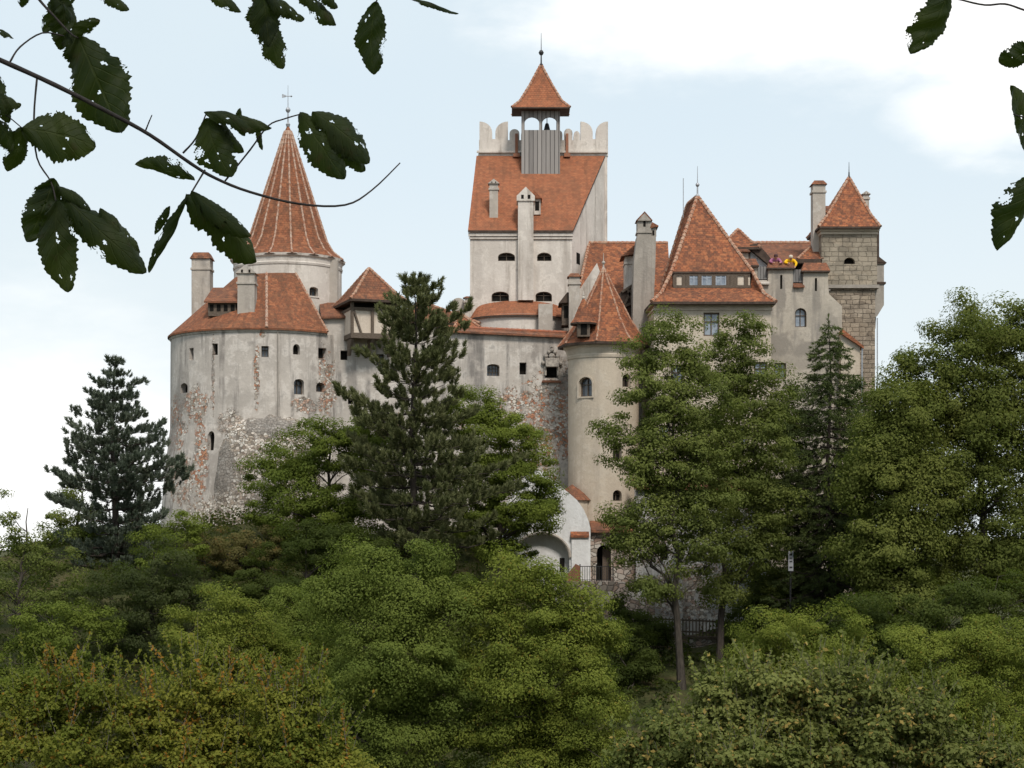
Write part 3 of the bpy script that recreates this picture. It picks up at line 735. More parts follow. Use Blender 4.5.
for u in (.04, bw * .47, bw - .18):
    m = MB(); m.hexa([(u, .75, -1.05), (u + .14, .75, -1.05), (u + .14, 1.05, -1.05), (u, 1.05, -1.05)], [(u, 0, -.12), (u + .14, 0, -.12), (u + .14, 1.05, -.12), (u, 1.05, -.12)]); LM('bracket', m, M['wood'])
apx = Vector((X(369, 100.4) - bx, 100.4 - by, Z(268, 100.4) - Z(334, 98.7))); apx = Vector((apx.x * math.cos(-th) - apx.y * math.sin(-th), apx.x * math.sin(-th) + apx.y * math.cos(-th), apx.z))
m = MB(); e = .5; q4 = [(-.15, -e, zt), (bw + e + .05, -e, zt), (bw + e, bd + .3, zt), (-e + .25, bd + .3, zt)]
fl = [(p[0] + (apx.x - p[0]) * .22, p[1] + (apx.y - p[1]) * .22, p[2] + (apx.z - p[2]) * .17) for p in q4]
for k in range(4):
    j = (k + 1) % 4; m.face([q4[k], q4[j], fl[j], fl[k]]); m.face([fl[k], fl[j], apx]); m.face([(q4[k][0], q4[k][1], zt - .14), (q4[j][0], q4[j][1], zt - .14), q4[j], q4[k]], None, 1)
m.face([(p[0], p[1], zt - .14) for p in q4[::-1]], None, 1)
rf = LM('roof', m, [M['t_old'], M['eaves']])
m = MB()
for k in range(4):
    for a, b in ((q4[k], fl[k]), (fl[k], apx)):
        a, b = Vector(a), Vector(b); n_ = max(1, round((b - a).length / .3))
        for i in range(n_): m.tube([a.lerp(b, i / n_), a.lerp(b, min(1, (i + 1.1) / n_))], [.1, .075], 8)
LM('ridge_tiles', m, M['ridge'], rf)

# ============================================================ keep
KF, KB = 107.0, 113.2
kp = thing('keep_tower', (X(520, KF), KF, CZ), 'tall square whitewashed keep with swallowtail battlements above its red roof', 'tower')
kfl, kfr, kbl, kbr = X(470, KF), X(572, KF), X(478.5, KB), X(607, KB)
ze, zb = Z(229, KF), Z(152, KB) + .02
KA, KBp = (kfl, KF), (kfr, KF)
m = MB()
z0 = CZ + 4
m.face([(kfl, KF, z0), (kfr, KF, z0), (kfr, KF, ze), (kfl, KF, ze)]); m.face([(kfr, KF, z0), (kbr, KB, z0), (kbr, KB, zb), (kfr, KF, ze)])
m.face([(kbr, KB, z0), (kbl, KB, z0), (kbl, KB, zb), (kbr, KB, zb)]); m.face([(kbl, KB, z0), (kfl, KF, z0), (kfl, KF, ze), (kbl, KB, zb)])
m.face([(kfl, KF, ze), (kfr, KF, ze), (kbr, KB, zb), (kbl, KB, zb)]); m.face([(kbl, KB, z0), (kbr, KB, z0), (kfr, KF, z0), (kfl, KF, z0)])
wall = m.obj('wall', M['p_keep'], kp)
cut = MB()
for a in ((498, 515, 252.5, 261), (537, 551.5, 252.5, 261), (491.5, 509, 291.5, 301.5), (535.5, 552, 291.5, 301.5)):
    win_wall(kp, cut, KA, KBp, *a, style='cross', arch=.26, frame=M['wood'], pane=M['void'], recess=.22, fw=.05)
carve(wall, cut)
sd = Vector((kbr - kfr, KB - KF)).normalized(); x, y = kfr + sd.x * 1.1, KF + sd.y * 1.1
m = MB(); m.box(-.22, .22, -.1, .1, 0, .95); ang = math.atan2(-sd.x, sd.y)
w_ = MB(); w_.hexa([(x - sd.x * .3, y - sd.y * .3, Z(264, y)), (x - sd.x * .3 + .02, y - sd.y * .3, Z(264, y)), (x + sd.x * .3 + .02, y + sd.y * .3, Z(264, y)), (x + sd.x * .3, y + sd.y * .3, Z(264, y))], [(x - sd.x * .3, y - sd.y * .3, Z(253, y)), (x - sd.x * .3 + .02, y - sd.y * .3, Z(253, y)), (x + sd.x * .3 + .02, y + sd.y * .3, Z(253, y)), (x + sd.x * .3, y + sd.y * .3, Z(253, y))]); w_.obj('window', M['void'], kp)
m = MB(); m.box(kfl - .06, kfr + .04, KF - .10, KF - .003, ze - .62, ze - .50); m.box(kfl - .1, kfr + .06, KF - .16, KF - .003, ze - .46, ze - .24); m.obj('cornice', M['p_keep'], kp)
slope = (zb - ze) / (KB - KF)
def roofz(y): return ze + (y - KF) * slope
m = MB(); o_ = .12
f0, f1 = (kfl - .12, KF - .24, ze - .24 * slope + o_), (kfr + .06, KF - .24, ze - .24 * slope + o_)
b0, b1 = (kbl - .12, KB - .5, roofz(KB - .5) + o_), (kbr - .16, KB - .5, roofz(KB - .5) + o_)
m.face([f0, f1, b1, b0]); dn = Vector((0, 0, -.13))
m.face([Vector(f0) + dn, Vector(f1) + dn, f1, f0], None, 1); m.face([Vector(f1) + dn, Vector(b1) + dn, b1, f1], None, 1); m.face([Vector(b0) + dn, Vector(f0) + dn, f0, b0], None, 1); m.face([Vector(b0) + dn, Vector(b1) + dn, Vector(f1) + dn, Vector(f0) + dn], None, 1)
m.obj('roof', [M['t_keep'], M['eaves']], kp)
# swallowtail parapet: M-shaped merlons, quarter-round horns
def horn(x0, x1, zb_, zl, zh, flip):
    pts = []
    for k in range(9):
        a = math.pi / 2 * k / 8
        u, v = math.sin(a), math.cos(a)
        pts.append((x0 + (x1 - x0) * u, zl + (zh - zl) * v) if not flip else (x1 - (x1 - x0) * u, zl + (zh - zl) * v))
    return pts
PY = KB - .45
def parapet(name, mer, A, B, depth, mat, y):
    m = MB()
    for (p0, p1, pt, pm) in mer:
        x0, x1, xm = X(p0, y), X(p1, y), (X(p0, y) + X(p1, y)) / 2; zl, zh = Z(pm, y), Z(pt, y)
        lft = horn(x0, xm - .1, 0, zl, zh, False); rgt = horn(xm + .1, x1, 0, zl, zh, True)
        zb2 = Z(139, y)
        left = [(x0, zb2), (xm - .1, zb2)] + [(a, b) for a, b in lft[::-1]]
        right = [(xm + .1, zb2), (x1, zb2)] + [(a, b) for a, b in rgt]
        base = Z(153.5, y)
        m.prism([(a, b) for a, b in left], (0, y), (1, y), 0, depth); m.prism(right, (0, y), (1, y), 0, depth)
        m.box(x0, x1, y, y + depth, base, zb2)
    return m.obj(name, mat, kp)
for a in ((479.5, 508, 121.5, 132.5), (580.5, 608, 121.5, 132.5)): parapet('merlon', [a], 0, 0, .5, M['p_keep'], PY)
for p0, p1, pt in ((509.5, 519.5, 129), (521, 530, 130), (532, 541, 130), (543, 552, 130), (554, 562.5, 130), (564, 572.5, 128.5), (573.5, 580, 131)):
    x0, x1, zt_, zs_ = X(p0, PY), X(p1, PY), Z(pt, PY), Z(pt + 4.5, PY); m = MB(); m.prism([(x0, Z(154, PY)), (x1, Z(154, PY)), (x1, zs_)] + [((x0 + x1) / 2 + (x1 - x0) / 2 * math.cos(math.pi * k / 8), zs_ + (zt_ - zs_) * math.sin(math.pi * k / 8)) for k in range(1, 8)] + [(x0, zs_)], (0, PY), (1, PY), 0, .5); m.obj('merlon', M['p_keep'], kp)
m = MB(); m.box(X(479, PY), X(608, PY), PY + .02, PY + .46, Z(156, PY), Z(140, PY)); m.obj('parapet', M['p_keep'], kp)
m = MB()
for s in (480, 601): m.box(X(s, PY) - .02, X(s, PY) + .35, PY + .5, PY + 4.5, Z(156, PY), Z(133, PY))
m.box(X(481, PY), X(606, PY), PY + 4.2, PY + 4.7, Z(156, PY), Z(133, PY)); m.obj('rear_parapet', M['p_keep'], kp)
m = MB(); m.box(kbl - .1, kbr, PY - .14, PY + .0, Z(153.0, PY), Z(151, PY)); m.obj('parapet_coping', M['p_keep'], kp)
m = MB(); m.box(kbl, kbr, KB - .4, KB + 5, z0, zb - .3); m.obj('rear_wall', M['p_keep'], kp)
for s in (516.5, 567): m = MB(); m.box(X(s, PY) - .09, X(s, PY) + .09, PY - .16, PY - .03, Z(155, PY), Z(134, PY)); m.box(X(s, PY) - .2, X(s, PY) + .2, PY - .4, PY - .1, Z(158, PY), Z(154.5, PY)); m.obj('parapet_post', M['brick'], kp)
# bell turret
TY = 111.2; tx0, tx1 = X(521.5, TY), X(560, TY); tzb, tzt = Z(172, TY), Z(130, TY)
bt = MB(); bt.box(tx0, tx1, TY, TY + 1.4, tzb - 1.5, tzt); btb = bt.obj('turret_box', M['greywood'], kp)
m = MB(); zpt = Z(107.5, TY); zs = Z(113, TY)
for (cx_, cy_) in ((tx0 + .1, TY + .1), ((tx0 + tx1) / 2, TY + .1), (tx1 - .1, TY + .1), (tx0 + .1, TY + 1.3), (tx1 - .1, TY + 1.3)):
    m.box(cx_ - .1, cx_ + .1, cy_ - .1, cy_ + .1, tzt, zpt)
wA = (tx1 - tx0) / 2 - .2
for yy in (TY + .04,):
    for s in (0, 1):
        xa = tx0 + .2 + s * (wA + .1); 
        for k in range(8):      # spandrel over a round arch
            a0, a1 = math.pi * (1 - k / 8), math.pi * (1 - (k + 1) / 8); c_ = xa + wA / 2 - .05; r_ = wA / 2 - .03
            pts = [(c_ + r_ * math.cos(a0), Z(117, TY) - r_ * .85 * (1 - math.sin(a0))), (c_ + r_ * math.cos(a1), Z(117, TY) - r_ * .85 * (1 - math.sin(a1)))]
            m.prism([pts[0], pts[1], (pts[1][0], zpt), (pts[0][0], zpt)], (0, yy), (1, yy), 0, .12)
m.obj('turret_arcade', M['greywood'], btb)
e = .62
hip_roof(btb, tx0 - e, tx1 + e, TY - e, TY + 1.4 + .15, Z(107, TY - e), (X(541, 112.0), 112.0, Z(64, 112.0)), M['t_keep'], under=M['eaves'], rmat=M['ridge'], thick=.08, name='turret_roof', flare=((.28, .16), (.62, .53)), rr=.085)
finial(btb, (X(541.2, 112.0), 112.0, Z(65, 112.0)), 2.05, M['iron'], .17)
m = MB(); cb = ((tx0 + tx1) / 2 + .42, TY + 1.2); m.lathe(cb, [(.22, zs - .85), (.16, zs - .6), (.11, zs - .4), (.0, zs - .33)], 14); m.tube([(cb[0], cb[1], zs - .4), (cb[0], cb[1], zpt)], .03, 6); m.obj('bell', M['iron'], btb)
# chimneys on the keep
def ky(py):     # depth on the roof plane at row py
    return (ze - CZ - KF * slope) / ((HY - py) / F - slope)
chimney(kp, 489.5, 498, 179, 219, ky(217) - .2, .55, M['p_flue'], M['t_keep'], tap=.0)
m = MB(); fx0, fx1 = X(518, KF - .45), X(533.5, KF - .45); m.box(fx0, fx1, KF - .42, KF + .9, Z(300, KF - .4), Z(201, KF - .4)); fl_ = m.obj('chimney_breast', M['p_keep'], kp)
m = MB(); x0, x1, y0, y1, zc0, zc1 = fx0 - .08, fx1 + .08, KF - .5, KF + 1.0, Z(201, KF - .4), Z(187, KF - .4); xm = (x0 + x1) / 2
f = [(x0, y0, zc0), (x1, y0, zc0), (x1, y0, zc0 + .3), (xm, y0, zc1), (x0, y0, zc0 + .3)]; k = [(p[0], y1, p[2]) for p in f]
m.face(f); m.face(k[::-1])
for i in range(5): j = (i + 1) % 5; m.face([f[j], f[i], k[i], k[j]], None, 1 if i in (2, 3) else 0)
for s in (-.2, .2): m.box(xm + s - .08, xm + s + .08, y0 - .012, y0 + .05, zc0 + .12, zc0 + .36, mi=2)
m.obj('chimney_cap', [M['p_keep'], M['t_keep'], M['void']], fl_)
dy = ky(212); m = MB(); m.box(X(533.8, dy), X(540.5, dy), dy - .5, dy + 1, Z(216, dy), Z(200, dy)); m.box(X(535, dy), X(539, dy), dy - .52, dy - .4, Z(212, dy), Z(203, dy), mi=1); dm = m.obj('dormer', [M['p_keep'], M['void']], kp)
m = MB(); xm = X(537, dy); m.prism([(X(532, dy), Z(200.5, dy)), (X(542, dy), Z(200.5, dy)), (X(533.5, dy), Z(192, dy))], (0, dy), (1, dy), -.7, 1.4); m.obj('dormer_roof', M['t_keep'], dm)
# curved apron with lean-to tiles at the keep's foot
AC = (X(519, KF), KF + .1); arx = X(567, KF) - AC[0]
ap = thing('apron_wall', (AC[0], AC[1] - 2, CZ + 8), 'low curved white wall with red lean-to tiles at the foot of the keep', 'wall')
m = MB(); m.lathe(AC, [(1.0, CZ + 7), (1.0, Z(314, KF - 2))], 40, 180, 360, sx=arx, sy=2.3); m.obj('wall', M['p_keep'], ap)
m = MB(); zt_, zl_ = Z(300.5, KF), Z(314.5, KF - 2.4); n = 36
for k in range(n):
    a0, a1 = R(180 + 180 * k / n), R(180 + 180 * (k + 1) / n)
    lo0, lo1 = Vector((AC[0] + (arx + .12) * math.cos(a0), AC[1] + 2.45 * math.sin(a0), zl_)), Vector((AC[0] + (arx + .12) * math.cos(a1), AC[1] + 2.45 * math.sin(a1), zl_))
    hi0, hi1 = Vector((AC[0] + arx * .88 * math.cos(a0), AC[1] - .05, zt_ - (1 - abs(math.sin(a0))) * .45)), Vector((AC[0] + arx * .88 * math.cos(a1), AC[1] - .05, zt_ - (1 - abs(math.sin(a1))) * .45))
    t_ = (lo1 - lo0).normalized(); qq = lambda p: (k * .25 + (p - lo0).dot(t_), (p - lo0 - t_ * (p - lo0).dot(t_)).length)
    m.face([lo0, lo1, hi1, hi0], [qq(lo0), qq(lo1), qq(hi1), qq(hi0)]); m.face([lo0 - Vector((0, 0, .1)), lo1 - Vector((0, 0, .1)), lo1, lo0], None, 1)
m.obj('roof', [M['t_keep'], M['eaves']], ap)
m = MB(); m.box(X(538.5, 104.5), X(552.5, 104.5), 104.3, 106.5, CZ + 8, Z(304, 104.4)); m.obj('buttress', M['p_flue'], ap)
# little roofs between keep and curtain wall
sr = thing('courtyard_house', (X(440, 106), 106, CZ + 8), 'low tiled house with a round topped chimney peeping over the curtain wall', 'house')
m = MB(); m.box(X(396, 106), X(478, 106), 106, 110, CZ + 6, Z(322, 106)); m.obj('wall', M['p_flue'], sr)
hip_roof(sr, X(392, 106), X(480, 106), 105.6, 110.5, Z(323, 105.6), (X(420, 108), 108, Z(301, 108)), M['t_old'], under=M['eaves'], rmat=M['ridge'])
hip_roof(sr, X(455, 105), X(480, 105), 104.6, 107, Z(327, 104.6), (X(458, 105.8), 105.8, Z(312, 105.8)), M['t_keep'], under=M['eaves'], rmat=M['ridge'], name='porch_roof')
m = MB(); yy = 106.8; x0, x1 = X(452, yy), X(465, yy); zz = Z(303, yy); xm = (x0 + x1) / 2; r_ = (x1 - x0) / 2
m.prism([(x0, Z(322, yy)), (x1, Z(322, yy))] + [(xm + r_ * math.cos(math.pi * k / 10), zz + .8 * r_ * math.sin(math.pi * k / 10)) for k in range(11)], (0, yy), (1, yy), 0, .9); m.obj('chimney', M['p_flue'], sr)
chimney(sr, 464.5, 470, 296, 322, 106.2, .5, M['p_flue'], M['t_old'], cap='flat')

# ============================================================ stair tower with octagonal tiled spire
EC = (X(603.5, 100.5), 100.5); ER = 2.03
et = thing('stair_tower', (EC[0], EC[1], CZ - 5), 'slim round cream tower with pointed octagonal tile roof and a small spired dormer', 'tower')
m = MB(); m.lathe(EC, [(ER, CZ - 5.5), (ER, Z(344, 98.5))], 64); wall = m.obj('wall', M['p_cream'], et)
cut = MB()
win_cyl(et, cut, EC, ER, 585.5, 13, 377, 396.5, style='cross', arch=.36, frame=M['wood'], pane=M['glass'], recess=.3, trim=M['p_cream'], fw=.06)
for px, w, a, b in ((627, 9, 374, 387), (617.5, 9, 443, 461), (617.5, 9, 490, 501)):
    win_cyl(et, cut, EC, ER, px, w, a, b, style='cross', arch=.25, frame=M['wood'], pane=M['void'], recess=.3, fw=.05)
carve(wall, cut)
m = MB(); zz = Z(346, 98.4); m.lathe(EC, [(ER - .02, zz - .62), (ER + .05, zz - .60), (ER + .08, zz - .45), (ER + .05, zz - .38), (ER + .16, zz - .05), (ER + .30, zz + .05), (ER + .30, zz + .2), (ER - .05, zz + .22)], 64, caps=False); m.obj('cornice', M['p_cream'], et)
ez = Z(341, 97.9); az = Z(269, 100.6)
er = 2.68
prof = [(er, ez), (er * .80, ez + .62), (er * .58, ez + 1.5), (er * .40, ez + 2.45), (er * .21, ez + 3.4), (.06, az)]
m = MB(); m.lathe(EC, prof, 8, off=33.5); m.lathe(EC, [(ER, ez + .06), (er - .02, ez - .14), (er, ez)], 8, off=33.5, mi=1, caps=False)
rf = m.obj('spire_roof', [M['t_hall'], M['eaves']], et)
for k in range(8):
    a = R(45 * k + 33.5); ridge(rf, [(EC[0] + r_ * math.cos(a), EC[1] + r_ * math.sin(a), z) for r_, z in prof], M['ridge'], .06, .27)
finial(rf, (EC[0], EC[1], az - .05), .95, M['p_flue'], .11)
dx, dyy = X(584, 98.0), 98.25
m = MB(); z0_, z1_ = Z(337, 98.4), Z(320, 98.4); m.box(dx - .36, dx + .34, dyy - .1, dyy + 1.8, z0_, z1_); m.box(dx - .18, dx + .18, dyy - .115, dyy, z0_ + .1, z1_ - .15, mi=1)
dm = m.obj('dormer', [M['wood'], M['void']], rf)
dc = (dx, dyy + .40); m = MB(); pz = [(.80, Z(322.5, 98.2)), (.60, Z(318, 98.2)), (.36, Z(308, 98.2)), (.05, Z(297, 98.2))]; m.lathe(dc, pz, 8, off=22.5); m.lathe(dc, [(.05, pz[-1][1] - .1), (.11, pz[-1][1] + .02), (.04, pz[-1][1] + .1), (.06, pz[-1][1] + .16), (.01, pz[-1][1] + .42)], 8, mi=1); m.lathe(dc, [(.3, pz[0][1] - .02), (.78, pz[0][1] - .09), (.80, pz[0][1])], 8, off=22.5, caps=False, mi=2); ds = m.obj('dormer_spire', [M['t_hall'], M['p_flue'], M['eaves']], dm)
# (sub-sub pieces stay on the spire's own mesh)

# ============================================================ rear house between keep and great hall
bh = thing('rear_house', (X(620, 106), 106, CZ + 8), 'tiled house roof rising behind the stair tower, right of the keep', 'house')
m = MB(); y0, yr = 104.0, 110.0; zr, zl = Z(243, yr), Z(312, y0)
xl, xr_ = X(574, y0), X(672, y0); xlr, xrr = X(589, yr), X(668, yr)
m.face([(xl, y0, zl), (xr_, y0, zl), (xrr, yr, zr), (xlr, yr, zr)]); m.face([(xr_, 115, zl), (xl, 115, zl), (xlr, yr, zr), (xrr, yr, zr)]); m.face([(xl, 115, zl), (xl, y0, zl), (xlr, yr, zr)]); m.face([(xr_, y0, zl), (xr_, 115, zl), (xrr, yr, zr)])
rf = m.obj('roof', M['t_hall'], bh); ridge(rf, [(xlr, yr, zr), (xrr, yr, zr)], M['ridge'], .12); ridge(rf, [(xl, y0, zl), (xlr, yr, zr)], M['ridge'], .10)
m = MB(); m.box(xl + .1, xr_ - .1, y0 + .3, 114.6, CZ + 4, zl + .02); m.obj('wall', M['p_flue'], bh)
m = MB(); m.prism([(X(578, 103.6), Z(318, 103.6)), (X(600, 103.6), Z(318, 103.6)), (X(600, 103.6), Z(272, 103.6)), (X(597, 103.6), Z(263, 103.6)), (X(578, 103.6), Z(292, 103.6))], (0, 103.6), (1, 103.6), 0, .5); m.obj('gable_wall', M['p_keep'], bh)
m = MB(); yy = 103.4; m.box(X(625, yy), X(634.5, yy), yy, yy + 1.4, Z(300, yy), Z(256, yy)); m.box(X(624.3, yy), X(635.2, yy), yy - .06, yy + 1.4, Z(264, yy), Z(262.5, yy)); dm = m.obj('dormer', M['p_keep'], bh)
m = MB(); m.prism([(X(621, yy), Z(257, yy)), (X(640, yy), Z(254, yy)), (X(640, yy), Z(246, yy)), (X(634, yy), Z(246, yy))], (0, yy), (1, yy), -.3, 1.9); m.obj('dormer_roof', M['t_old'], dm)
m = MB(); yy = 102.6
for a, b in (((622, 292), (636, 283)), ((625, 306), (640, 300)), ((628, 290), (638, 318)), ((634, 285), (624, 305))): m.bar(P(*a, yy), P(*b, yy), .14, .14)
m.obj('timber_brace', M['wood'], bh)
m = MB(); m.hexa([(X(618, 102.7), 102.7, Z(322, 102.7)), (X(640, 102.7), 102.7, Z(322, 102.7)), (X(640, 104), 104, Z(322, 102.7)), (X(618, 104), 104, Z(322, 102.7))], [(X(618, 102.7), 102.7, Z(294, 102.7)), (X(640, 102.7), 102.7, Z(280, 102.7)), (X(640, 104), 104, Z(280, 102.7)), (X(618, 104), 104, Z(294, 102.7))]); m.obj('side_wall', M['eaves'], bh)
chimney(bh, 569, 580, 273, 330, 102.9, .8, M['p_flue'], M['t_old'], cap='flat')
m = MB(); yy = 103.6; m.box(X(562, yy), X(570, yy), yy, yy + 1.5, Z(325, yy), Z(302, yy)); m.box(X(564, yy), X(568, yy), yy - .02, yy + .1, Z(318, yy), Z(306, yy), mi=1); dm = m.obj('dormer', [M['wood'], M['void']], bh)
m = MB(); m.prism([(X(558.5, yy), Z(304, yy)), (X(571, yy), Z(303, yy)), (X(571, yy), Z(294, yy)), (X(567, yy), Z(293, yy))], (0, yy), (1, yy), -.35, 1.8); m.obj('dormer_roof', M['eaves'], dm)

# ============================================================ great hall (right of centre)
HY0, HY1 = 98.0, 107.0
hx0, hx1 = X(654, HY0), X(771, HY0); hxb = X(639.5, 104.6)
gh = thing('great_hall', ((hx0 + hx1) / 2, HY0, CZ - 5), 'cream great hall under a steep speckled tile roof with a strip of dormer windows', 'house')
fp = [(hx0, HY0), (hx1, HY0), (hx1, HY1), (hxb, HY1)]
m = MB(); m.hexa([(x, y, CZ - 6) for x, y in fp], [(x, y, Z(303, HY0)) for x, y in fp]); wall = m.obj('wall', M['p_cream'], gh)
HA, HB = (hx0, HY0), (hx1, HY0)
cut = MB()
for a, st in (((703.5, 719.5, 312.5, 336), 'cross'), ((774 - 20, 787 - 20, 362, 380), 'cross'), ((672, 684, 365, 385), 'cross'), ((706, 718, 372, 392), 'cross'), ((660, 670, 425, 445), 'cross'), ((735, 747, 425, 445), 'cross'), ((694, 706, 430, 450), 'cross')):
    win_wall(gh, cut, HA, HB, *a, style=st, frame=M['wood'], pane=M['paneblue'], recess=.16, fw=.08)
carve(wall, cut)
m = MB(); zc_ = Z(303, HY0)

for g, za, zb_ in ((.06, zc_ - .42, zc_ - .30), (.18, zc_ - .16, zc_ + .02)): fq = [(hx0 - g, HY0 - g), (hx1 + g, HY0 - g), (hx1 + g, HY1), (hxb - g, HY1)]; m.hexa([(x, y, za) for x, y in fq], [(x, y, zb_) for x, y in fq])
m.v = m.v; m.obj('cornice', M['p_cream'], gh)
R3 = [(X(651.5, 97.5), 97.5), (X(776, 97.5), 97.5), (X(776, 97.5), 107.6), (X(637.5, 104.0) - .1, 107.6)]; z3 = Z(301.5, 97.5)
U = [(X(671.5, 98.85), 98.85), (X(752.5, 98.85), 98.85), (X(752.5, 98.85), 106.2), (X(667.0, 103.0) - .1, 106.2)]; z1u = Z(271.5, 98.85)
yi = 98.98; z2 = Z(287.5, yi); xi0, xi1 = U[0][0] + .12, U[1][0] - .12
A, B = (X(697.5, 102), 102.0, Z(196, 102)), (X(687.5, 104.2), 104.2, Z(197, 102))
m = MB()
u4 = [(x, y, z1u) for x, y in U]
m.face([u4[0], u4[1], A]); m.face([u4[1], u4[2], B, A]); m.face([u4[2], u4[3], B]); m.face([u4[3], u4[0], A, B])
m.face([(xi0, yi, z1u - .1), (xi1, yi, z1u - .1), u4[1], u4[0]][::-1], None, 1)
m.face([(u4[0][0], u4[0][1], z1u - .1), (u4[1][0], u4[1][1], z1u - .1), u4[1], u4[0]], None, 1); m.face([(xi0, yi, z1u - .1), (xi1, yi, z1u - .1), (u4[1][0], u4[1][1], z1u - .1), (u4[0][0], u4[0][1], z1u - .1)], None, 1)
rf = m.obj('upper_roof', [M['t_hall'], M['eaves']], gh)
for k, e in enumerate((A, A, B, B)): ridge(rf, [u4[k], e], M['ridge'], .11)
ridge(rf, [A, B], M['ridge'], .11)
finial(rf, A, 1.75, M['metal'], .125)
m = MB(); m.tube([(B[0] - .25, B[1], B[2] - .8), (B[0] - .25, B[1], B[2] + 1.55)], .025, 6); m.obj('lightning_rod', M['metal'], rf)
m = MB(); l4 = [(x, y, z3) for x, y in R3]; 
mid0, mid1 = (X(661.5, 98.2), 98.2, Z(292.5, 98.2)), (X(764, 98.2), 98.2, Z(293.5, 98.2))
i0, i1 = (xi0 - .02, yi, z2), (xi1 + .02, yi, z2)
m.face([l4[0], l4[1], mid1, mid0]); m.face([mid0, mid1, i1, i0])
sl_, sr2 = (X(652, 103.4) - .1, 106.6, mid0[2]), (mid1[0], 106.6, mid1[2])
m.face([l4[3], l4[0], mid0, sl_]); m.face([sl_, mid0, u4[0], u4[3]]); m.face([mid0, i0, u4[0]])
m.face([l4[1], l4[2], sr2, mid1]); m.face([mid1, sr2, u4[2], u4[1]]); m.face([mid1, u4[1], i1]); m.face([l4[2], l4[3], sl_, sr2]); m.face([sr2, sl_, u4[3], u4[2]])
lo = [(x, y, z3 - .14) for x, y in R3]
for k in range(4): j = (k + 1) % 4; m.face([lo[k], lo[j], l4[j], l4[k]], None, 1)
m.face(lo[::-1], None, 1)
rf2 = m.obj('lower_roof', [M['t_hall'], M['eaves']], gh)
ridge(rf2, [l4[0], mid0, u4[0]], M['ridge'], .11); ridge(rf2, [l4[1], mid1, u4[1]], M['ridge'], .11)
# dormer strip: timber frame, two rendered end panels, three casements
m = MB(); m.box(xi0, xi1, yi, yi + 1.2, z2 - .05, z1u - .02); dm = m.obj('dormer_strip', M['p_panel'], gh)
m = MB(); hz = z1u - z2
m.box(xi0 - .02, xi1 + .02, yi - .10, yi - .003, z2 - .03, z2 + .12); m.box(xi0, xi1, yi - .08, yi - .003, z1u - .22, z1u - .105)
def fx(px): return X(px, yi)
for px in (674.5, 684, 687.5, 699.5, 713.5, 728, 731.5, 735.5, 746): m.box(fx(px) - .11, fx(px) + .11, yi - .09, yi - .004, z2 + .12, z1u - .22)
m.obj('timber_frame', M['wood'], dm)
for a, b in ((689, 698.5), (701.5, 712), (715.5, 726)):
    g = MB(); x0, x1 = fx(a), fx(b); g.box(x0, x1, yi - .03, yi - .004, z2 + .13, z1u - .23); w_ = g.obj('window', M['paneblue'], dm)
    g = None
    q_ = MB(); xm = (x0 + x1) / 2
    for u in (x0 + .03, xm, x1 - .03): q_.box(u - .03, u + .03, yi - .06, yi - .031, z2 + .13, z1u - .23)
    q_.box(x0, x1, yi - .058, yi - .031, z2 + .50, z2 + .54); 
    q_.obj('casement', M['casement'], dm)
# big double flue chimney in front of the hall's left flank
cy = 100.9
m = MB(); zb_, zm_, zt_ = Z(345, cy), Z(262, cy), Z(226, cy)
m.hexa([(X(632, cy), cy, zb_), (X(652, cy), cy, zb_), (X(652, cy), cy + 1.5, zb_), (X(632, cy), cy + 1.5, zb_)], [(X(634, cy), cy, zm_), (X(655.5, cy), cy, zm_), (X(655.5, cy), cy + 1.4, zm_), (X(634, cy), cy + 1.4, zm_)])
m.hexa([(X(634, cy), cy, zm_), (X(655.5, cy), cy, zm_), (X(655.5, cy), cy + 1.4, zm_), (X(634, cy), cy + 1.4, zm_)], [(X(637, cy), cy, Z(236, cy)), (X(656, cy), cy, Z(236, cy)), (X(656, cy), cy + 1.3, Z(236, cy)), (X(637, cy), cy + 1.3, Z(236, cy))])
m.box(X(637.5, cy), X(651, cy), cy, cy + 1.0, Z(236, cy), Z(220, cy)); m.box(X(636.5, cy), X(652, cy), cy - .06, cy + 1.05, Z(233, cy), Z(231.5, cy))
m.box(X(651, cy), X(656.5, cy), cy + .1, cy + 1.2, Z(236, cy), Z(227, cy))
ch = m.obj('chimney', M['p_stack'], gh)
m = MB(); m.prism([(X(636, cy), Z(220.5, cy)), (X(652.5, cy), Z(220.5, cy)), (X(644.5, cy), Z(211.5, cy))], (0, cy), (1, cy), -.1, 1.1, mi=1); m.prism([(X(650, cy), Z(228, cy)), (X(658.5, cy), Z(226.5, cy)), (X(658.5, cy), Z(225.5, cy)), (X(652, cy), Z(222, cy))], (0, cy), (1, cy), -.02, 1.3, mi=1)
m.box(X(643.3, cy), X(645.6, cy), cy - .02, cy + .1, Z(226.5, cy), Z(221, cy), mi=2); m.box(X(652.5, cy), X(654.5, cy), cy + .08, cy + .2, Z(235, cy), Z(230, cy), mi=2)
m.prism([(X(637.4, cy), Z(221, cy)), (X(651, cy), Z(221, cy)), (X(644.4, cy), Z(213.5, cy))], (0, cy), (1, cy), -.12, -.08)
m.obj('chimney_cap', [M['p_stack'], M['t_old'], M['void']], ch)

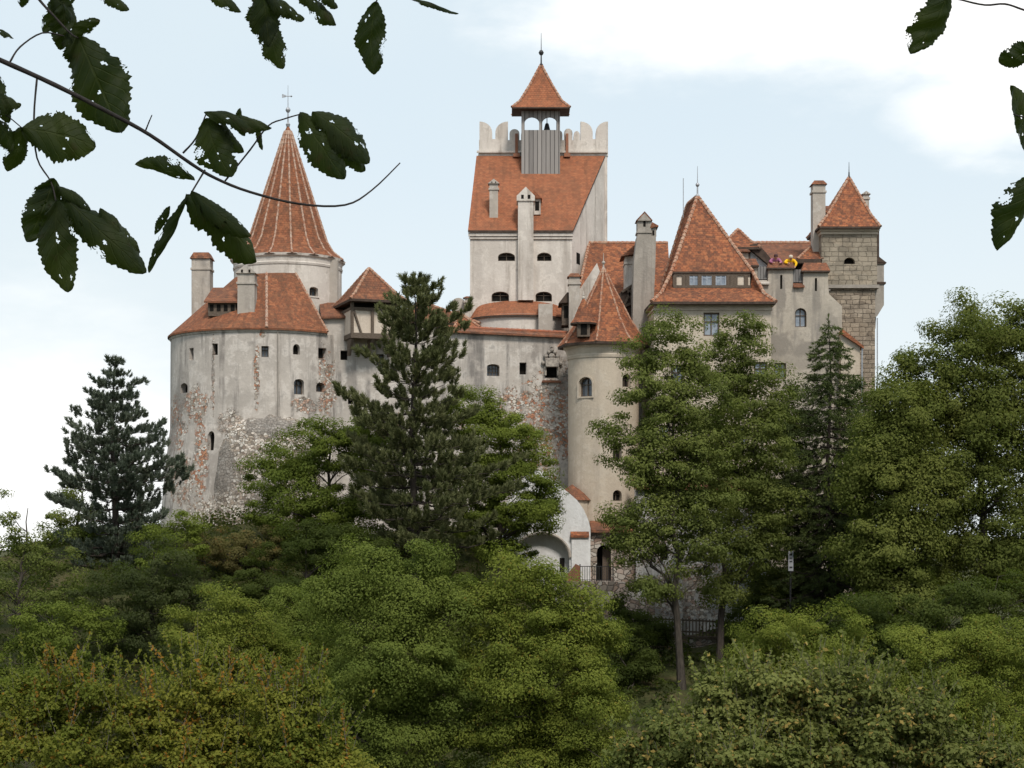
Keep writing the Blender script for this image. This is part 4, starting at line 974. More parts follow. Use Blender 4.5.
# ============================================================ battlemented wall
BA, BB = (X(740, 101.5), 101.5), (X(845, 101.5), 101.5)
bw_ = thing('battlement_wall', (X(800, 101.5), 101.5, CZ - 4), 'buff battlemented wall with tile capped merlons and arrow slits, between hall and stone tower', 'wall')
m = MB()
pts = [(740, 600), (842, 600), (842, 306), (829, 294), (828, 282), (828, 271), (803.5, 270), (803, 287), (793, 286), (793, 269), (768.5, 267), (768, 281.5), (757.5, 281), (757.5, 265), (740, 264)]
m.prism(poly_px(pts, BA, BB), BA, BB, 0, .75)
wall = m.obj('wall', M['p_grey'], bw_)
cut = MB()
for px, a, b in ((781.3, 275, 289), (816, 278, 291)): win_wall(bw_, cut, BA, BB, px - 1.1, px + 1.1, a, b, style='dark', pane=M['void'], recess=.3)
win_wall(bw_, cut, BA, BB, 795, 806.5, 308, 327, style='cross', arch=.33, frame=M['wood'], pane=M['paneblue'], recess=.22, fw=.06)
win_wall(bw_, cut, BA, BB, 774.5, 786, 363, 379, style='cross', frame=M['wood'], pane=M['paneblue'], recess=.2, fw=.07)
carve(wall, cut)
for i, (a, b, top_, bot) in enumerate(((741, 757.5, 258.5, 265), (768, 793.5, 259.5, 267.5), (802.5, 828.5, 262.5, 270.5))):
    x0, x1, yy = X(a, 101.5) - .08, X(b, 101.5) + .06, 101.5; zl, zh = Z(bot, yy - .2), Z(top_, yy + .4)
    m = MB(); f = [(x0, yy - .2, zl), (x1, yy - .2, zl), (x1 - .1, yy + .45, zh), (x0 + .25, yy + .45, zh)]; bk = [(x1, yy + 1.0, zl), (x0, yy + 1.0, zl)]
    m.face(f); m.face([bk[0], bk[1], f[3], f[2]]); m.face([f[1], bk[0], f[2]]); m.face([bk[1], f[0], f[3]]); lo = [Vector(p) + Vector((0, 0, -.09)) for p in (f[0], f[1], bk[0], bk[1])]
    hi = [f[0], f[1], bk[0], bk[1]]
    for k in range(4): j = (k + 1) % 4; m.face([lo[k], lo[j], hi[j], hi[k]], None, 1)
    m.face(lo[::-1], None, 1)
    m.obj('merlon_cap', [M['t_old'], M['eaves']], bw_)
for a, b, t_, bt_ in ((757.5, 768, 266.5, 279), (793, 803, 269.5, 282)):
    x0, x1, yy = X(a, 101.7), X(b, 101.7), 101.7
    m = MB(); m.box(x0, x1, yy, yy + .08, Z(bt_, yy), Z(t_, yy)); m.box(x0, x1, yy - .03, yy + .1, Z(bt_ + .3, yy), Z(bt_ - 1, yy), mi=0); m.obj('shutter', M['shutter'], bw_)
    m = MB(); m.hexa([(x0 - .03, 101.3, Z(bt_ + 5.4, 101.3)), (x1 + .03, 101.3, Z(bt_ + 5.4, 101.3)), (x1 + .03, 101.7, Z(bt_ + 5, 101.4)), (x0 - .03, 101.7, Z(bt_ + 5, 101.4))], [(x0 - .03, 101.3, Z(bt_ + 4, 101.3)), (x1 + .03, 101.3, Z(bt_ + 4, 101.3)), (x1 + .03, 101.7, Z(bt_ + 1.2, 101.7)), (x0 - .03, 101.7, Z(bt_ + 1.2, 101.7))]); m.obj('sill', M['t_old'] if a > 780 else M['p_flue'], bw_)
m = MB(); m.box(X(745, 103), X(828, 103), 102.25, 104.6, Z(290, 102), Z(288.5, 102)); m.obj('walkway', M['greywood'], bw_)

# rear range with long ridge behind the battlements
rr_ = thing('rear_range', (X(790, 108), 108, CZ + 10), 'long dark tiled roof range behind the battlements with a white timbered gable', 'house')
m = MB(); m.box(X(735, 105), X(832, 105), 105.2, 112, CZ + 4, Z(268, 105)); m.obj('wall', M['eaves'], rr_)  # wall coloured dark to give the shadow band below the eaves
m = MB(); y0, yr = 104.6, 109.0; a0, a1 = X(745, y0), X(834, y0); zl, zr = Z(260.5, y0), Z(243, yr); r0, r1 = X(752, yr), X(832, yr)
m.face([(a0, y0, zl), (a1, y0, zl), (r1, yr, zr), (r0, yr, zr)]); m.face([(a1, 113, zl), (a0, 113, zl), (r0, yr, zr), (r1, yr, zr)]); m.face([(a0, 113, zl), (a0, y0, zl), (r0, yr, zr)]); m.face([(a1, y0, zl), (a1, 113, zl), (r1, yr, zr)])
rf = m.obj('roof', M['t_old'], rr_); ridge(rf, [(r0, yr, zr), (r1, yr, zr)], M['ridge'], .13)
# hipped wing towards the stone tower
hip_roof(rr_, X(796, 103.4), X(821, 103.4), 103.0, 107.5, Z(259, 103), (X(819, 105.5), 105.5, Z(239, 105.5)), M['t_hall'], under=M['eaves'], rmat=M['ridge'], name='wing_roof', thick=.25, ridge_len=1.5)
m = MB(); m.box(X(799, 103.4), X(820, 103.4), 103.5, 107, CZ + 8, Z(266, 103.4)); m.obj('wing_shadow_wall', M['void'], rr_)  # near-black wall colour stands for the shadow under the wing's eaves
# timbered gable house
yy = 103.2
m = MB(); m.prism([(X(736, yy), Z(275, yy)), (X(771, yy), Z(275, yy)), (X(771, yy), Z(266, yy)), (X(751, yy), Z(248, yy)), (X(736, yy), Z(248, yy))], (0, yy), (1, yy), 0, 2); m.obj('gable', M['p_white'], rr_)
m = MB(); m.prism([(X(749, yy), Z(250, yy)), (X(772.5, yy), Z(269.5, yy)), (X(776, yy), Z(266.5, yy)), (X(757, yy), Z(244, yy)), (X(749, yy), Z(246, yy))], (0, yy), (1, yy), -.35, 2.4); m.bar(P(748.5, 275, yy - .1), P(748.5, 247, yy - .1), .2, .2); m.obj('gable_timber', M['eaves'], rr_)
hip_roof(rr_, X(716, yy), X(759.5, yy), yy - .5, yy + 4, Z(247, yy - .5), (X(738, yy + 1.4), yy + 1.4, Z(229, yy + 1.4)), M['t_hall'], under=M['eaves'], rmat=M['ridge'], name='turret_roof', flare=((.45, .36),), thick=.14)
m = MB(); yy = 102.6; m.box(X(735, yy), X(748.5, yy), yy, yy + 1.5, Z(275, yy), Z(252, yy)); m.obj('turret_wall', M['p_grey'], rr_)
m = MB(); m.hexa([(X(733, yy), yy - .25, Z(252.5, yy)), (X(750, yy), yy - .25, Z(252.5, yy)), (X(750, yy), yy + .6, Z(252, yy)), (X(733, yy), yy + .6, Z(252, yy))], [(X(733, yy), yy - .25, Z(251, yy)), (X(749, yy), yy - .25, Z(251, yy)), (X(747, yy), yy + .6, Z(246, yy)), (X(733, yy), yy + .6, Z(246, yy))]); m.obj('turret_lean_to', M['t_old'], rr_)

# ============================================================ square stone tower
SY = 103.0
st = thing('stone_tower', (X(852, SY), SY, CZ - 4), 'square tower of bare brown stone blocks with a pyramid tile roof', 'tower')
sx0, sx1 = X(821.5, SY), X(877, SY); zl = Z(285.5, SY); zt = Z(229, SY)
m = MB(); m.box(sx0, sx1, SY, SY + 3.3, zl, zt); up = m.obj('upper_wall', M['ashlar_up'], st)
cut = MB(); win_wall(st, cut, (sx0, SY), (sx1, SY), 844, 855, 257.5, 264, style='dark', pane=M['void'], arch=.25, recess=.4); carve(up, cut)
m = MB(); m.box(X(828.5, SY), X(875.5, SY), SY + .12, SY + 3.2, CZ - 5, zl - .15); m.obj('wall', M['ashlar'], st)
m = MB(); m.box(sx0 - .04, sx1 + .12, SY - .10, SY + 3.4, zl - .16, zl + .04); m.obj('string_course', M['p_stack'], st)
m = MB(); m.box(sx0 - .05, sx1 + .05, SY - .08, SY + 3.4, zt - .32, zt - .15); m.box(sx0 - .12, sx1 + .12, SY - .18, SY + 3.5, zt - .14, zt + .06); m.obj('cornice', M['p_cream'], st)
rf = hip_roof(st, X(818.5, SY - .35), X(880.5, SY - .35), SY - .38, SY + 3.7, Z(226.5, SY - .35), (X(849, SY + 1.7), SY + 1.7, Z(177, SY + 1.7)), M['t_hall'], under=M['eaves'], rmat=M['ridge'], thick=.12, flare=((.30, .24),))
finial(rf, (X(849, SY + 1.7), SY + 1.7, Z(178, SY + 1.7)), .95, M['iron'], .05)
chimney(st, 813, 825.5, 180, 268, SY + .9, .8, M['p_flue'], M['t_old'], cap='flat')
m = MB(); yy = SY + 1.1; m.box(X(818, yy), X(832, yy), yy, yy + 1.2, Z(240, yy), Z(212, yy)); m.hexa([(X(815, yy), yy - .2, Z(213, yy)), (X(834, yy), yy - .2, Z(213, yy)), (X(834, yy), yy + 1.4, Z(213, yy)), (X(815, yy), yy + 1.4, Z(213, yy))], [(X(817, yy), yy - .1, Z(211, yy)), (X(834, yy), yy - .1, Z(211, yy)), (X(834, yy), yy + 1.2, Z(202, yy)), (X(824, yy), yy + 1.2, Z(202, yy))], 1); m.obj('side_dormer', [M['p_flue'], M['t_old']], st)
chimney(st, 863, 869, 191, 216, SY + 2.1, .5, M['p_flue'], M['t_old'], tap=.02)
# overhanging side bay
m = MB(); b0, b1 = SY + .5, SY + 2.6; xo = X(884, b0)
m.prism([(sx1 - .05, Z(318, b0)), (sx1 + .12, Z(316, b0)), (xo, Z(305, b0)), (xo, Z(262, b0)), (sx1 - .05, Z(256, b0))], (0, b0), (1, b0), 0, b1 - b0)
m.prism([(sx1 - .05, Z(330, b0)), (sx1 + .08, Z(328, b0)), (sx1 + .12, Z(316, b0)), (sx1 - .05, Z(316, b0))], (0, b0), (1, b0), .3, .8)
bay = m.obj('side_bay', M['p_stack'], st)
m = MB(); m.box(sx1, xo + .1, b0 - .08, b1, Z(284, b0), Z(282, b0)); m.box(sx1, xo + .1, b0 - .08, b1, Z(264, b0), Z(262, b0)); m.prism([(sx1, Z(262, b0)), (xo + .15, Z(263, b0)), (sx1, Z(254, b0))], (0, b0), (1, b0), -.1, b1 - b0 + .1); m.obj('bay_moulding', M['eaves'], bay)
m = MB(); m.box(sx1 + .02, sx1 + .3, b0 + .3, b1, Z(258, b0), Z(228, b0)); m.obj('bay_stack', M['eaves'], st)
m = MB(); m.tube([P(877.3, 318, SY + .2), P(877.3, 600, SY + .2)], .035, 6); m.obj('downpipe', M['metal'], st)
# lean-to annex in front of the stone tower
an = thing('lean_to_annex', (X(852, 101), 101, CZ - 4), 'narrow plastered lean-to annex with sloping tiles against the foot of the stone tower', 'annex')
yy = 100.8
m = MB(); m.prism([(X(841, yy), Z(600, yy)), (X(860, yy), Z(600, yy)), (X(860, yy), Z(347, yy)), (X(841, yy), Z(334, yy))], (0, yy), (1, yy), 0, 2.2); m.obj('wall', M['p_cream'], an)
m = MB(); m.prism([(X(840.5, yy), Z(334, yy)), (X(863, yy), Z(349, yy)), (X(863, yy), Z(346.5, yy)), (X(842, yy), Z(329.5, yy))], (0, yy), (1, yy), -.25, 2.3); m.obj('roof', M['t_keep'], an)
m = MB(); m.tube([P(862.3, 348, yy - .1), P(862, 356, yy - .1), P(861.5, 600, yy - .1)], .05, 6); m.obj('downpipe', M['metal'], an)

# ============================================================ gatehouse, terrace and lower walls
GY = 96.2
ga = thing('gate_chapel', (X(545, GY), GY, CZ - 3), 'white chapel-like gatehouse with a big blind arch and curved shoulder, half hidden by leaves', 'building')
cv = [(572.5, 620), (590.5, 620), (590.5, 527)] 
out_ = [(500, 620), (590.5, 620), (590.5, 528), (588, 519), (583.5, 509), (577, 500), (569, 493), (560, 486), (552, 480), (545, 472), (538, 470), (530, 472), (522, 480), (514, 492), (505, 505), (500, 515)]
GA, GB = (X(500, GY), GY), (X(600, GY), GY)
m = MB(); m.prism(poly_px(out_, GA, GB), GA, GB, 0, 2.6); wall = m.obj('wall', M['p_white'], ga)
cut = MB()
def arc_wall(pxa, pxb, ptop, pbot, depth, mat, nm):
    xa, xb = X(pxa, GY), X(pxb, GY); w = xb - xa; zb = Z(pbot, GY); h = Z(ptop, GY) - zb
    return window(ga, cut, (xa + xb) / 2, GY, zb, -math.pi / 2, w, h, w / 2 * .85, style='shut', recess=depth, pane=mat)
o = arc_wall(513.5, 569.5, 533.5, 615, .5, M['p_white'], ''); o.name = 'blind_arch'
window(ga, cut, X(538.5, GY), GY, Z(516, GY), -math.pi / 2, .55, .9, 0, style='cross', frame=M['wood'], pane=M['paneblue'], recess=.2)
carve(wall, cut)
m = MB(); xa, xb = X(513.5, GY), X(569.5, GY); r_ = (xb - xa) / 2; zz = Z(533.5, GY) - r_ * .85
pa = [((xa + xb) / 2 + r_ * 1.02 * math.cos(math.pi * k / 20), GY - .05, zz + r_ * .85 * 1.03 * math.sin(math.pi * k / 20)) for k in range(21)]
m.tube(pa, .09, 6); m.obj('arch_moulding', M['p_flue'], ga)
m = MB(); m.box(X(560, GY), X(565, GY), GY + .46, GY + .52, Z(572, GY), Z(558, GY)); m.obj('window', M['void'], ga)
m = MB(); m.box(X(571.5, GY), X(588, GY), GY - .16, GY - .003, Z(620, GY), Z(537, GY)); pil = m.obj('pilaster', M['p_white'], ga)
m = MB(); m.hexa([(X(570.5, GY), GY - .26, Z(537.5, GY)), (X(589, GY), GY - .26, Z(537.5, GY)), (X(589, GY), GY - .004, Z(537.5, GY)), (X(570.5, GY), GY - .004, Z(537.5, GY))], [(X(570.5, GY), GY - .26, Z(535.5, GY)), (X(589, GY), GY - .26, Z(535.5, GY)), (X(589, GY), GY - .004, Z(531.5, GY)), (X(570.5, GY), GY - .004, Z(531.5, GY))]); m.obj('coping', M['t_hall'], pil)
m = MB(); cc = (X(573, 97.5), 99.1); m.lathe(cc, [(1.15, Z(500, 98)), (.75, Z(493, 98)), (.0, Z(484, 98.5))], 14); m.obj('apse_roof', M['t_old'], ga)
m = MB(); m.lathe(cc, [(1.0, CZ - 4), (1.0, Z(499, 98))], 20); m.obj('apse_wall', M['p_cream'], ga)

gt = thing('entrance_porch', (X(612, 97), 97, CZ - 3), 'rough stone entrance porch with a dark arched doorway at the foot of the stair tower', 'porch')
PA, PB = (X(586, 97.0), 97.0), (X(655, 97.0), 97.0)
m = MB(); m.prism(poly_px([(588, 640), (652, 640), (652, 532), (588, 532)], PA, PB), PA, PB, 0, 1.6); wall = m.obj('wall', M['rubble_low'], gt)
cut = MB(); o = win_wall(gt, cut, PA, PB, 597, 611, 545, 581, style='shut', arch=.38, pane=M['void'], recess=.9); o.name = 'doorway'
carve(wall, cut)
m = MB(); m.box(X(603, 97), X(610.5, 97), 97.55, 97.62, Z(581, 97), Z(549, 97)); m.obj('door', M['wood'], gt)
m = MB(); m.hexa([(X(591, 97), 96.7, Z(532.5, 97)), (X(654, 97), 96.7, Z(532.5, 97)), (X(654, 97), 98.6, Z(532.5, 97)), (X(591, 97), 98.6, Z(532.5, 97))], [(X(591, 97), 96.7, Z(530, 97)), (X(654, 97), 96.7, Z(530, 97)), (X(654, 97), 98.6, Z(520.5, 97.6)), (X(591, 97), 98.6, Z(520.5, 97.6))]); m.obj('roof', M['t_old'], gt)
# terrace wall with iron railing and a brick pier
tw = thing('terrace_wall', (X(610, 95), 95, CZ - 4), 'rubble terrace wall with an iron railing and brick pier below the entrance doorway', 'wall')
TA, TB = (X(560, 94.8), 94.8), (X(660, 94.8), 94.8)
m = MB(); m.prism(poly_px([(560, 660), (655, 660), (655, 604), (640, 597), (625, 582), (562, 581), (560, 590)], TA, TB), TA, TB, 0, 2.0); m.obj('wall', M['rubble_low'], tw)
m = MB(); m.prism(poly_px([(564, 584), (580, 584), (580, 566), (576, 564), (566, 577)], TA, TB), TA, TB, .1, .8); m.obj('pier', M['brick'], tw)
m = MB(); yy = 94.95; xa, xb, za, zb_ = X(580, yy), X(613, yy), Z(582, yy), Z(566, yy)
m.box(xa, xb, yy - .02, yy + .02, zb_ - .04, zb_); m.box(xa, xb, yy - .02, yy + .02, za + .1, za + .13)
k = xa
while k < xb: m.box(k - .012, k + .012, yy - .012, yy + .012, za, zb_); k += .13
for u in (xa, (xa + xb) / 2, xb): m.box(u - .03, u + .03, yy - .03, yy + .03, za, zb_ + .1)
m.obj('railing', M['iron'], tw)
lw = thing('lower_white_wall', (X(700, 96.6), 96.6, CZ - 5), 'whitewashed lower castle wall with brown coping and small dark windows, behind the two slender trees', 'wall')
LA, LB = (X(640, 96.6), 96.6), (X(772, 96.6), 96.6)
m = MB(); m.prism(poly_px([(636, 660), (768, 660), (768, 488), (636, 484)], LA, LB), LA, LB, 0, 1.3); wall = m.obj('wall', M['p_dingy'], lw)
cut = MB()
for a in ((733, 745, 543, 560), (684, 692, 500, 512), (660, 668, 545, 560)): win_wall(lw, cut, LA, LB, *a, style='dark', arch=.2, pane=M['void'], recess=.35)
carve(wall, cut)
m = MB(); m.hexa([(X(635, 96), 96.3, Z(489, 96.3)), (X(769, 96), 96.3, Z(491, 96.3)), (X(769, 96), 98.2, Z(486, 96.3)), (X(635, 96), 98.2, Z(484, 96.3))], [(X(635, 96), 96.3, Z(486, 96.3)), (X(769, 96), 96.3, Z(488, 96.3)), (X(769, 96), 98.2, Z(479, 96.3)), (X(635, 96), 98.2, Z(477, 96.3))]); m.obj('coping', M['t_old'], lw)
m = MB(); m.prism(poly_px([(672, 660), (683, 660), (681, 540), (676, 540)], LA, LB), LA, LB, -.5, -.003); m.obj('buttress', M['p_dingy'], lw)
fw_ = thing('garden_wall', (X(690, 92), 92, CZ - 6), 'low brown garden wall with a wooden fence behind the slender trees', 'wall')
FA, FB = (X(622, 91), 91.0), (X(770, 92.5), 92.5)
m = MB(); m.prism(poly_px([(618, 680), (770, 680), (770, 640), (618, 634)], FA, FB), FA, FB, 0, .5); m.obj('wall', M['rubble_low'], fw_)
m = MB(); m.prism(poly_px([(617, 636), (771, 642), (771, 639), (617, 633)], FA, FB), FA, FB, -.06, .56); m.obj('coping', M['wood'], fw_)
m = MB(); d, L = dirline(FA, FB); n_ = 44
for k in range(n_ + 1):
    p_ = Vector(FA) + d * (L * k / n_); z_ = Z(634 + 6 * k / n_, p_.y); m.box(p_.x - .03, p_.x + .03, p_.y + .2, p_.y + .26, z_ - .1, z_ + .95)
for h_ in (.25, .85): m.bar((FA[0], FA[1] + .19, Z(634, FA[1]) + h_), (FB[0], FB[1] + .19, Z(640, FB[1]) + h_), .04, .09, upv=(0, 0, 1))
m.obj('fence', M['wood'], fw_)
# narrow white marker board on a post under the dark trees
M['board'] = simple('shade_greyed_board', (.40, .41, .44), (.30, .31, .34), 5)  # white board, greyed in its colour to stand for the trees' shade
sg = thing('trail_signpost', (X(790.5, 88), 88, CZ - 6), 'narrow upright white board with dark marks on a post under shady trees', 'sign')
m = MB(); m.tube([(X(790.5, 88), 88, CZ - 7), (X(790.5, 88), 88, Z(551, 88))], .05, 8); m.obj('post', M['iron'], sg)
m = MB(); m.box(X(788, 88), X(793, 88), 87.9, 87.94, Z(571, 88), Z(551, 88)); bd_ = m.obj('board', M['board'], sg)
m = MB()
for a, b in ((553.5, 555.5), (557.5, 558.5), (561, 562), (566.5, 568)): m = MB(); m.box(X(789.2, 88), X(792, 88), 87.885, 87.898, Z(b, 88), Z(a, 88)); m.obj('mark', M['iron'], bd_)
# ============================================================ ground
def gz(x, y):
    """height of the hillside"""
    x = np.asarray(x, float); y = np.asarray(y, float)
    YR = [-30, 0, 6, 14, 26, 46, 66, 76, 84, 91, 95, 112, 124, 150, 220, 400]
    r = np.interp(y, YR, [-1.2, -1.65, -2.2, -5, -10.5, -13.5, -12, -10, -7.6, -5.4, -4.9, -4.0, -4.0, -12, -20, -22])
    l = np.interp(y, YR, [-1.2, -1.65, -2.2, -5, -10.5, -13.0, -9.0, -6, -3.4, -1.3, .4, .8, .6, -9, -20, -22])
    t = np.clip((x + 3.0) / 8.0, 0, 1); t = t * t * (3 - 2 * t)
    z = l * (1 - t) + r * t
    o = np.clip((-x - 19.5) / 14, 0, 1); z = z - 5.0 * o * o * np.clip((y - 50) / 30, 0, 1)
    o = np.clip((x - 26) / 20, 0, 1); z = z - 4.0 * o * np.clip((y - 70) / 30, 0, 1)
    return z + CZ + .35 * np.sin(x * .43 + y * .21) + .25 * np.sin(x * .9 - y * .37)
def build_ground():
    ax = np.concatenate([np.linspace(-2500, -120, 12), np.linspace(-100, 100, 101), np.linspace(120, 2500, 12)])
    ay = np.concatenate([np.linspace(-400, -30, 6), np.linspace(-25, 150, 90), np.linspace(170, 4500, 16)])
    gx, gy = np.meshgrid(ax, ay); h = gz(gx, gy)
    v = np.stack([gx, gy, h], -1).reshape(-1, 3); nx, ny = len(ax), len(ay)
    f = [(j * nx + i, j * nx + i + 1, (j + 1) * nx + i + 1, (j + 1) * nx + i) for j in range(ny - 1) for i in range(nx - 1)]
    me = bpy.data.meshes.new('ground'); me.from_pydata(v.tolist(), [], f); me.polygons.foreach_set('use_smooth', [True] * len(f))
    m, nt, out = new_mat('grassy_hillside'); p = nd(nt, 'ShaderNodeNewGeometry').outputs['Position']
    n1 = noise_(nt, p, .5, 6, .65); n2 = noise_(nt, p, 4, 5, .7)
    c = mix(nt, sstep(nt, n1, .38, .66), (.045, .055, .018), (.10, .085, .04)); c = mix(nt, sstep(nt, n2, .45, .7, 0, .6), c, (.03, .04, .014))
    finish(nt, out, c, .95, n2, 1, .2, .1)
    me.materials.append(m); ob = bpy.data.objects.new('ground', me); COL.objects.link(ob); tag(ob, kind='structure')
build_ground()

# ============================================================ foliage helpers
def quads_object(name, q, mat, parent=None, origin=None):
    """q: (N, 4, 3) world-space quads -> one mesh"""
    q = np.asarray(q, np.float32); n = len(q)
    o = np.array(origin if origin is not None else (parent_origin(parent) if parent else (0, 0, 0)), np.float32)
    me = bpy.data.meshes.new(name); me.vertices.add(4 * n); me.vertices.foreach_set('co', (q.reshape(-1, 3) - o).ravel())
    me.loops.add(4 * n); me.loops.foreach_set('vertex_index', np.arange(4 * n, dtype=np.int32))
    me.polygons.add(n); me.polygons.foreach_set('loop_start', np.arange(0, 4 * n, 4, dtype=np.int32))
    me.update(calc_edges=True); me.materials.append(mat)
    ob = bpy.data.objects.new(name, me); COL.objects.link(ob)
    if parent: ob.parent = parent
    return ob
def leaf_quads(pos, nrm, size, rng, aspect=.55):
    """diamond leaves at pos, facing nrm, random spin"""
    n = len(pos); nrm = nrm / np.maximum(np.linalg.norm(nrm, axis=1, keepdims=True), 1e-6)
    r = rng.normal(size=(n, 3)); a = np.cross(nrm, r); a /= np.maximum(np.linalg.norm(a, axis=1, keepdims=True), 1e-6); b = np.cross(nrm, a)
    s = (size * rng.uniform(.6, 1.4, n))[:, None]
    droop = nrm * s * .12
    return np.stack([pos - a * s * .5 - droop, pos + b * s * aspect * .5 + a * s * .04, pos + a * s * .5 - droop, pos - b * s * aspect * .5 + a * s * .04], 1)
def leaf_clumps(cent, rad, per, size, rng, outward=None, flat=.55, aspect=.55, upw=.55, soft=False):
    k = len(cent); idx = np.repeat(np.arange(k), per); n = len(idx)
    g = rng.normal(size=(n, 3)); g /= np.maximum(np.linalg.norm(g, axis=1, keepdims=True), 1e-6); rr = rng.uniform(0, 1, n) ** .45
    off = g * rr[:, None] * rad[idx][:, None]; off[:, 2] *= flat
    pos = cent[idx] + off
    nr = g * 1.0 + rng.normal(size=(n, 3)) * .42 + np.array([0, 0, upw]) if soft else g * .75 + rng.normal(size=(n, 3)) * .55 + np.array([0, 0, upw])
    if outward is not None: nr = nr + outward[idx] * (.6 if soft else .35)
    return leaf_quads(pos, nr, size, rng, aspect)
BARK = {}
BARK['grey'] = simple('grey_bark', (.068, .056, .044), (.036, .030, .024), 3, (4, 4, 1), bstr=.8, bd=.03)
BARK['dark'] = simple('dark_pine_bark', (.06, .047, .038), (.03, .024, .02), 4, (4, 4, 1.2), bstr=.8, bd=.03)
BARK['pale'] = simple('pale_hazel_bark', (.17, .15, .12), (.09, .08, .065), 4, (4, 4, 1), bstr=.6, bd=.02)
def wiggle(a, b, n, amp, rng, sag=0.0):
    a, b = np.array(a, float), np.array(b, float); L = np.linalg.norm(b - a); pts = []
    for k in range(n + 1):
        t = k / n; p = a * (1 - t) + b * t + rng.normal(size=3) * amp * L * math.sin(math.pi * t); p[2] += sag * L * math.sin(math.pi * t); pts.append(Vector(p))
    return pts
def crown_tree(name, label, cat, px, Y, lobes, mat, nclump=90, per=150, size=.16, crad=.62, trunk_r=.16, bark='grey', group=None, seed=1, flat=.55, nlimb=9, stems=1, lean=0.0, shell=.42, base_px=None, aspect=.55, split=.35, shoots=0, shoot_mat=None, shoot_len=.8):
    """broadleaf: lobes = [(px, py, half width px, half height px, dY)] crown masses seen in the picture, at depth Y + dY"""
    if Y > 50: size, per = size * .70, int(per * 1.75)
    rng = np.random.default_rng(seed)
    bx = X(base_px if base_px is not None else px, Y); bz = float(gz(bx, Y))
    root = thing(name, (bx, Y, bz), label, cat, group)
    vol = np.array([l[2] * l[2] * l[3] for l in lobes], float); vol = vol ** .75; vol /= vol.sum()
    C, O = [], []
    for l, f in zip(lobes, vol):
        yy = Y + l[4]; c = np.array(P(l[0], l[1], yy)); rx, rz = l[2] * yy / F, l[3] * yy / F; ry = rx * .9
        k = max(3, int(nclump * f)); got = []
        tries = 0
        while len(got) < k and tries < k * 30:
            tries += 1
            g = rng.normal(size=3); g /= np.linalg.norm(g); r_ = rng.uniform(0, 1) ** shell
            g2 = g * r_ * (1 + .13 * math.sin(5 * g[0] + 3 * g[2] + seed))
            p = c + g2 * np.array([rx, ry, rz]) * .93
            if g[1] > .55 and rng.uniform() < .45: continue      # thin the far side a little
            if all(np.sum((p - q) ** 2) > (crad * .62) ** 2 for q in got): got.append(p); O.append(g)
        C += got
    C = np.array(C); O = np.array(O)
    C[:, 2] = np.maximum(C[:, 2], gz(C[:, 0], C[:, 1]) + .25)
    rad = crad * rng.uniform(.6, 1.35, len(C))
    q = leaf_clumps(C, rad, per, size, rng, O, flat, aspect, soft=Y > 50)
    sh = []
    if shoots:      # long straight summer shoots standing up out of the crown, leaves in two ranks
        w = C[:, 2] - C[:, 2].min() + .2; sel = rng.choice(len(C), shoots, p=w / w.sum()); SQ = [[], []]
        for i, c in enumerate(C[sel]):
            d = np.array([rng.normal() * .28 + .25 * O[sel[i]][0], rng.normal() * .25, 1.0]); d /= np.linalg.norm(d); ln = shoot_len * rng.uniform(.5, 1.15); n_ = int(ln / .028)
            t = (np.arange(n_) + .5) / n_; pp = c + d * (t * ln)[:, None] + rng.normal(size=(n_, 3)) * (.045 * (1.15 - .8 * t))[:, None]; sh.append((c, c + d * ln))
            SQ[1 if (shoot_mat is not None and i % 6 == 0) else 0].append(leaf_quads(pp, rng.normal(size=(n_, 3)) + np.array([0, -.8, .3]), size * .95, rng, aspect))
        if SQ[0]: q = np.concatenate([q] + SQ[0])
        if SQ[1]: tag(quads_object('orange_shoots', np.concatenate(SQ[1]), shoot_mat, root), kind='stuff')
    quads_object('crown', q, mat, root)
    # trunk and limbs
    m = MB()
    for a, b in sh: m.tube([a, b], [.007, .003], 4)
    zt = C[:, 2].max(); zl = np.percentile(C[:, 2], 8); H = zt - bz
    cx, cyy = C[:, 0].mean(), C[:, 1].mean()
    for s in range(stems):
        ox = (s - (stems - 1) / 2) * .45
        top = np.array([cx + ox * 2.2 + lean, cyy, bz + H * .90]); p = wiggle((bx + ox, Y + .1 * s, bz - .3), top, 10, .012, rng)
        m.tube(p, [trunk_r / math.sqrt(stems) * (1.25 if k == 0 else (1 - .085 * k)) for k in range(11)], 8)
        sel = rng.permutation(len(C))[:max(6, nlimb * 4 // stems)]
        limbs = []
        for i, c in enumerate(C[sel]):
            d = math.hypot(c[0] - p[0].x, c[1] - p[0].y); zz = c[2] - max(.4, split * 1.6 * d) - .2
            t = min(.97, max(.22, (zz - bz) / (H * .90))); k = t * 10; i0 = min(9, int(k)); a = p[i0].lerp(p[i0 + 1], k - i0)
            r0 = trunk_r / math.sqrt(stems) * max(.12, .55 * (1 - .8 * t)) * (1 if i < nlimb else .6)
            w_ = wiggle(a, c, 5, .05, rng, .06); m.tube(w_, [r0 * (1 - .16 * j) for j in range(6)], 5); limbs.append((w_, r0))
        for c in C[rng.permutation(len(C))[:70]]:
            best = min(limbs, key=lambda l: (l[0][3] - Vector(c)).length); w_ = wiggle(best[0][3], c, 3, .06, rng, .04); m.tube(w_, [best[1] * .4, best[1] * .3, best[1] * .22, best[1] * .12], 4)
    m_ob = m.obj('trunk', BARK[bark], root)
    return root
